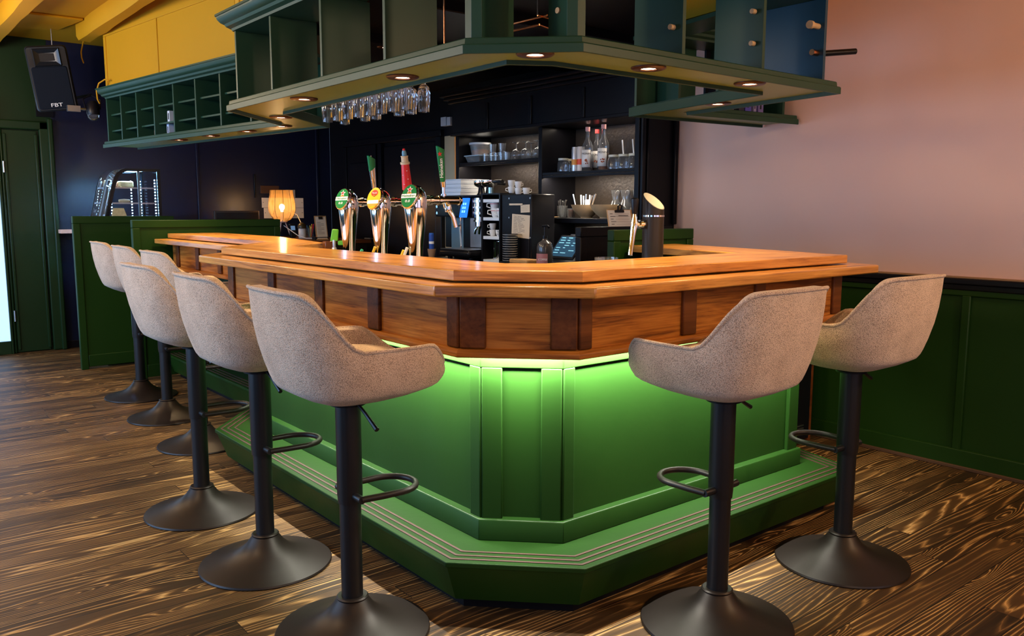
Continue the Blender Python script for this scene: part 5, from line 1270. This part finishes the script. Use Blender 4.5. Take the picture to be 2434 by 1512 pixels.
# ------------------------------------------------------------------ books and bottles on the canopy
def on_far(t, e, z): 
    p, u, l = on_path(DP, 0, L0-t); n_ = (-u[1], u[0]); return (p[0]+n_[0]*e, p[1]+n_[1]*e, z)
def bottle_small(t, z, c, label, h=.10, r=.017):
    p = on_far(t, .10, z)
    th_ = thing('spirit_bottle', label, 'bottle', p, 0, 'bottles in the far canopy shelves')
    obj('bottle_body', MB().lathe([(0,0),(r,0),(r,h*.6),(r*.4,h*.75),(r*.4,h*.92),(0,h*.92)], n=16), mat('spirit', c, .2), th_)
    obj('bottle_cap', MB().lathe([(0,h*.925),(r*.45,h*.925),(r*.45,h),(0,h)], n=12), WHT, th_)
    obj('bottle_label', MB().lathe([(r*1.01,h*.15),(r*1.04,h*.15),(r*1.04,h*.5),(r*1.01,h*.5)], n=16, close=True), PAPER, th_)
bottle_small(1.60, 2.1035, (.55,.25,.10), 'small amber bottle on top far shelf by the divider', .10)
bottle_small(1.60, 1.9735, (.30,.10,.08), 'tall reddish bottle on middle far shelf by the divider', .11)
bottle_small(1.585, 1.8795, (.08,.04,.03), 'dark bottle on the bottom far shelf by the divider', .08)
def book(t, e, z, w_, h_, d_, c, label, tilt=0):
    p = on_far(t, e, z); q = on_path(DP,0,0)[1]; a = math.atan2(q[1], q[0])
    th_ = thing('book', label, 'book', p, a, 'books on the canopy')
    obj('cover', MB().box(0,w_,0,d_,0,h_).xf(Matrix.Rotation(tilt,4,'Y')), mat('book_cover', c, .5), th_)
    obj('spine_print', MB().box(w_*.3,w_*.7,-.0012,-.0002,h_*.25,h_*.8).xf(Matrix.Rotation(tilt,4,'Y')), INK, th_)
book(1.78, .06, 1.9735, .035, .085, .12, (.55,.62,.70), 'pale blue book on middle far shelf beside the bottle')
book(1.80, .06, 1.8795, .035, .082, .12, (.45,.55,.75), 'pale blue book standing on bottom far shelf')
book(.93, .05, 1.8795, .045, .08, .12, (.60,.55,.50), 'pale grey box on bottom shelf near the canopy step')
book(2.0, .05, 1.8795, .025, .05, .10, (.40,.20,.12), 'little brown book at bottom by the second divider')
book(.37, .06, 1.8795, .03, .10, .12, (.45,.22,.08), 'brown spined book seen under the canopy step, left')
book(.33, .06, 1.8795, .035, .10, .12, (.12,.32,.60), 'blue spined book seen under the canopy step, right')
def rbook(x, w_, h_, c, label):
    o_ = thing('book', label, 'book', (x, 1.10, 1.8795), 0, 'books on the canopy')
    obj('cover', MB().box(0,w_,0,.14,0,h_), mat('book_cover', c, .5), o_)
    obj('spine_print', MB().box(w_*.3,w_*.6,-.0012,-.0002,h_*.2,h_*.8), INK, o_)
for i, (x, w_, h_, c, lab) in enumerate([(2.44,.028,.16,(.03,.03,.05),'black book first from left on the right rear shelf'),(2.48,.03,.15,(.30,.28,.45),'grey violet book second on the right rear shelf'),(2.56,.05,.17,(.03,.03,.06),'thick black book third on the right rear shelf'),(2.62,.055,.17,(.10,.09,.50),'purple blue book fourth on the right rear shelf'),(2.70,.025,.16,(.32,.28,.50),'pale violet book fifth on the right rear shelf'),(2.745,.05,.17,(.20,.16,.42),'violet book last on the right rear shelf')]):
    rbook(x, w_, h_, c, lab)
# ------------------------------------------------------------------ light
def area(name, loc, rot, sx, sy, e, col, spread=180):
    l = bpy.data.lights.new(name, 'AREA'); l.shape = 'RECTANGLE'; l.size = sx; l.size_y = sy; l.energy = e; l.color = col; l.spread = R(spread)
    o = bpy.data.objects.new(name, l); COL.objects.link(o); o.location = loc; o.rotation_euler = rot; return o
# led strips tucked behind the apron moulding, shining down on the green base
LP_ = bp(-.095)
for i in (2, 3, 4):
    a, b = LP_[i], LP_[i+1]; l = math.hypot(b[0]-a[0], b[1]-a[1])
    c = ((a[0]+b[0])/2, (a[1]+b[1])/2, .853)
    if i == 3: k = 1.0
    ar = area('apron_led', c, (R(38),0,math.atan2(b[1]-a[1], b[0]-a[0])), max(.05,l-.03), .02, LED_W*l, (1,.97,.86), 150)
# shelving leds
area('shelf_led', (2.632,3.39,1.692), (0,0,PI/2), .95, .015, 7, (1,.82,.62))
area('shelf_led', (2.632,2.385,1.574), (0,0,PI/2), .88, .015, 10, (1,.88,.7))
area('shelf_led', (2.75,3.39,1.925), (0,0,PI/2), .9, .02, 1.2, (1,.85,.68))
area('shelf_led', (2.75,2.385,1.925), (0,0,PI/2), .85, .02, 1.3, (1,.85,.7))
area('shelf_led', (2.75,2.385,1.228), (0,0,PI/2), .85, .02, .7, (1,.9,.75))
def point(name, loc, e, col, r=.03):
    l = bpy.data.lights.new(name, 'POINT'); l.energy = e; l.color = col; l.shadow_soft_size = r
    o = bpy.data.objects.new(name, l); COL.objects.link(o); o.location = loc; return o
point('lamp_glow', (2.075,6.3,1.36), 30, (1,.55,.2), .03)
area('case_glow', (.55,6.04,1.655), (0,0,0), (.2), .4, 40, (.25,.58,1))
area('kitchen_lamp', (3.8,5.0,2.8), (0,0,0), .8, .8, 90, (1,.80,.52))
# daylight through the left windows, then a fill added behind the camera
for (y0, y1) in ((-2.6,-.4),(1.2,3.4),(4.2,6.4)):
    area('window_daylight', (-4.06,(y0+y1)/2,1.5), (0,R(-90),0), 1.9, y1-y0, DAY_W*(2.7 if y0 > 1 else .45), (.36,.60,1))
for (x0, x1) in ((-3.4,-.9),(-.3,2.3)):
    area('window_daylight', ((x0+x1)/2,-4.46,1.5), (R(90),0,0), x1-x0, 1.9, FRONT_W, (.92,.76,1.0))
# warm point lights without fixtures, added unseen to brighten wall, floor and stools
for (x, y) in ((-1.2,5.2),(-1.8,3.2),(-1.7,1.2),(2.0,-2.6),(-1.0,-3.2)):
    l = bpy.data.lights.new('room_lamp', 'POINT'); l.energy = ROOM_W*(3.2 if x > 1 else 2 if y < -3 else 1.5); l.color = (1,.74,.46); l.shadow_soft_size = .12
    o = bpy.data.objects.new('room_lamp', l); COL.objects.link(o); o.location = (x, y, 2.35)
W_ = bpy.data.worlds.new('World'); SC.world = W_; W_.use_nodes = True
W_.node_tree.nodes['Background'].inputs[0].default_value = (.35,.5,.8,1); W_.node_tree.nodes['Background'].inputs[1].default_value = .3

# ------------------------------------------------------------------ camera
cam = bpy.data.cameras.new('camera'); co = bpy.data.objects.new('camera', cam); COL.objects.link(co)
yaw, pitch, roll = .889910490, .129676489, .00183977870
fwv = Vector((math.cos(yaw)*math.cos(pitch), math.sin(yaw)*math.cos(pitch), -math.sin(pitch)))
rt = Vector((math.sin(yaw), -math.cos(yaw), 0)); up = rt.cross(fwv)
r2 = rt*math.cos(roll) + up*math.sin(roll); u2 = up*math.cos(roll) - rt*math.sin(roll)
co.matrix_world = Matrix(((r2.x,u2.x,-fwv.x,-1.50774401),(r2.y,u2.y,-fwv.y,-1.86765567),(r2.z,u2.z,-fwv.z,1.32904054),(0,0,0,1)))
cam.sensor_width = 36; cam.sensor_fit = 'HORIZONTAL'; cam.lens = 29.28095571; cam.clip_start = .05; cam.clip_end = 60
SC.camera = co
SC.view_settings.view_transform = 'Standard'; SC.view_settings.look = 'None'; SC.view_settings.gamma = 1; SC.view_settings.use_curve_mapping = False
SC.view_settings.exposure = EXPO
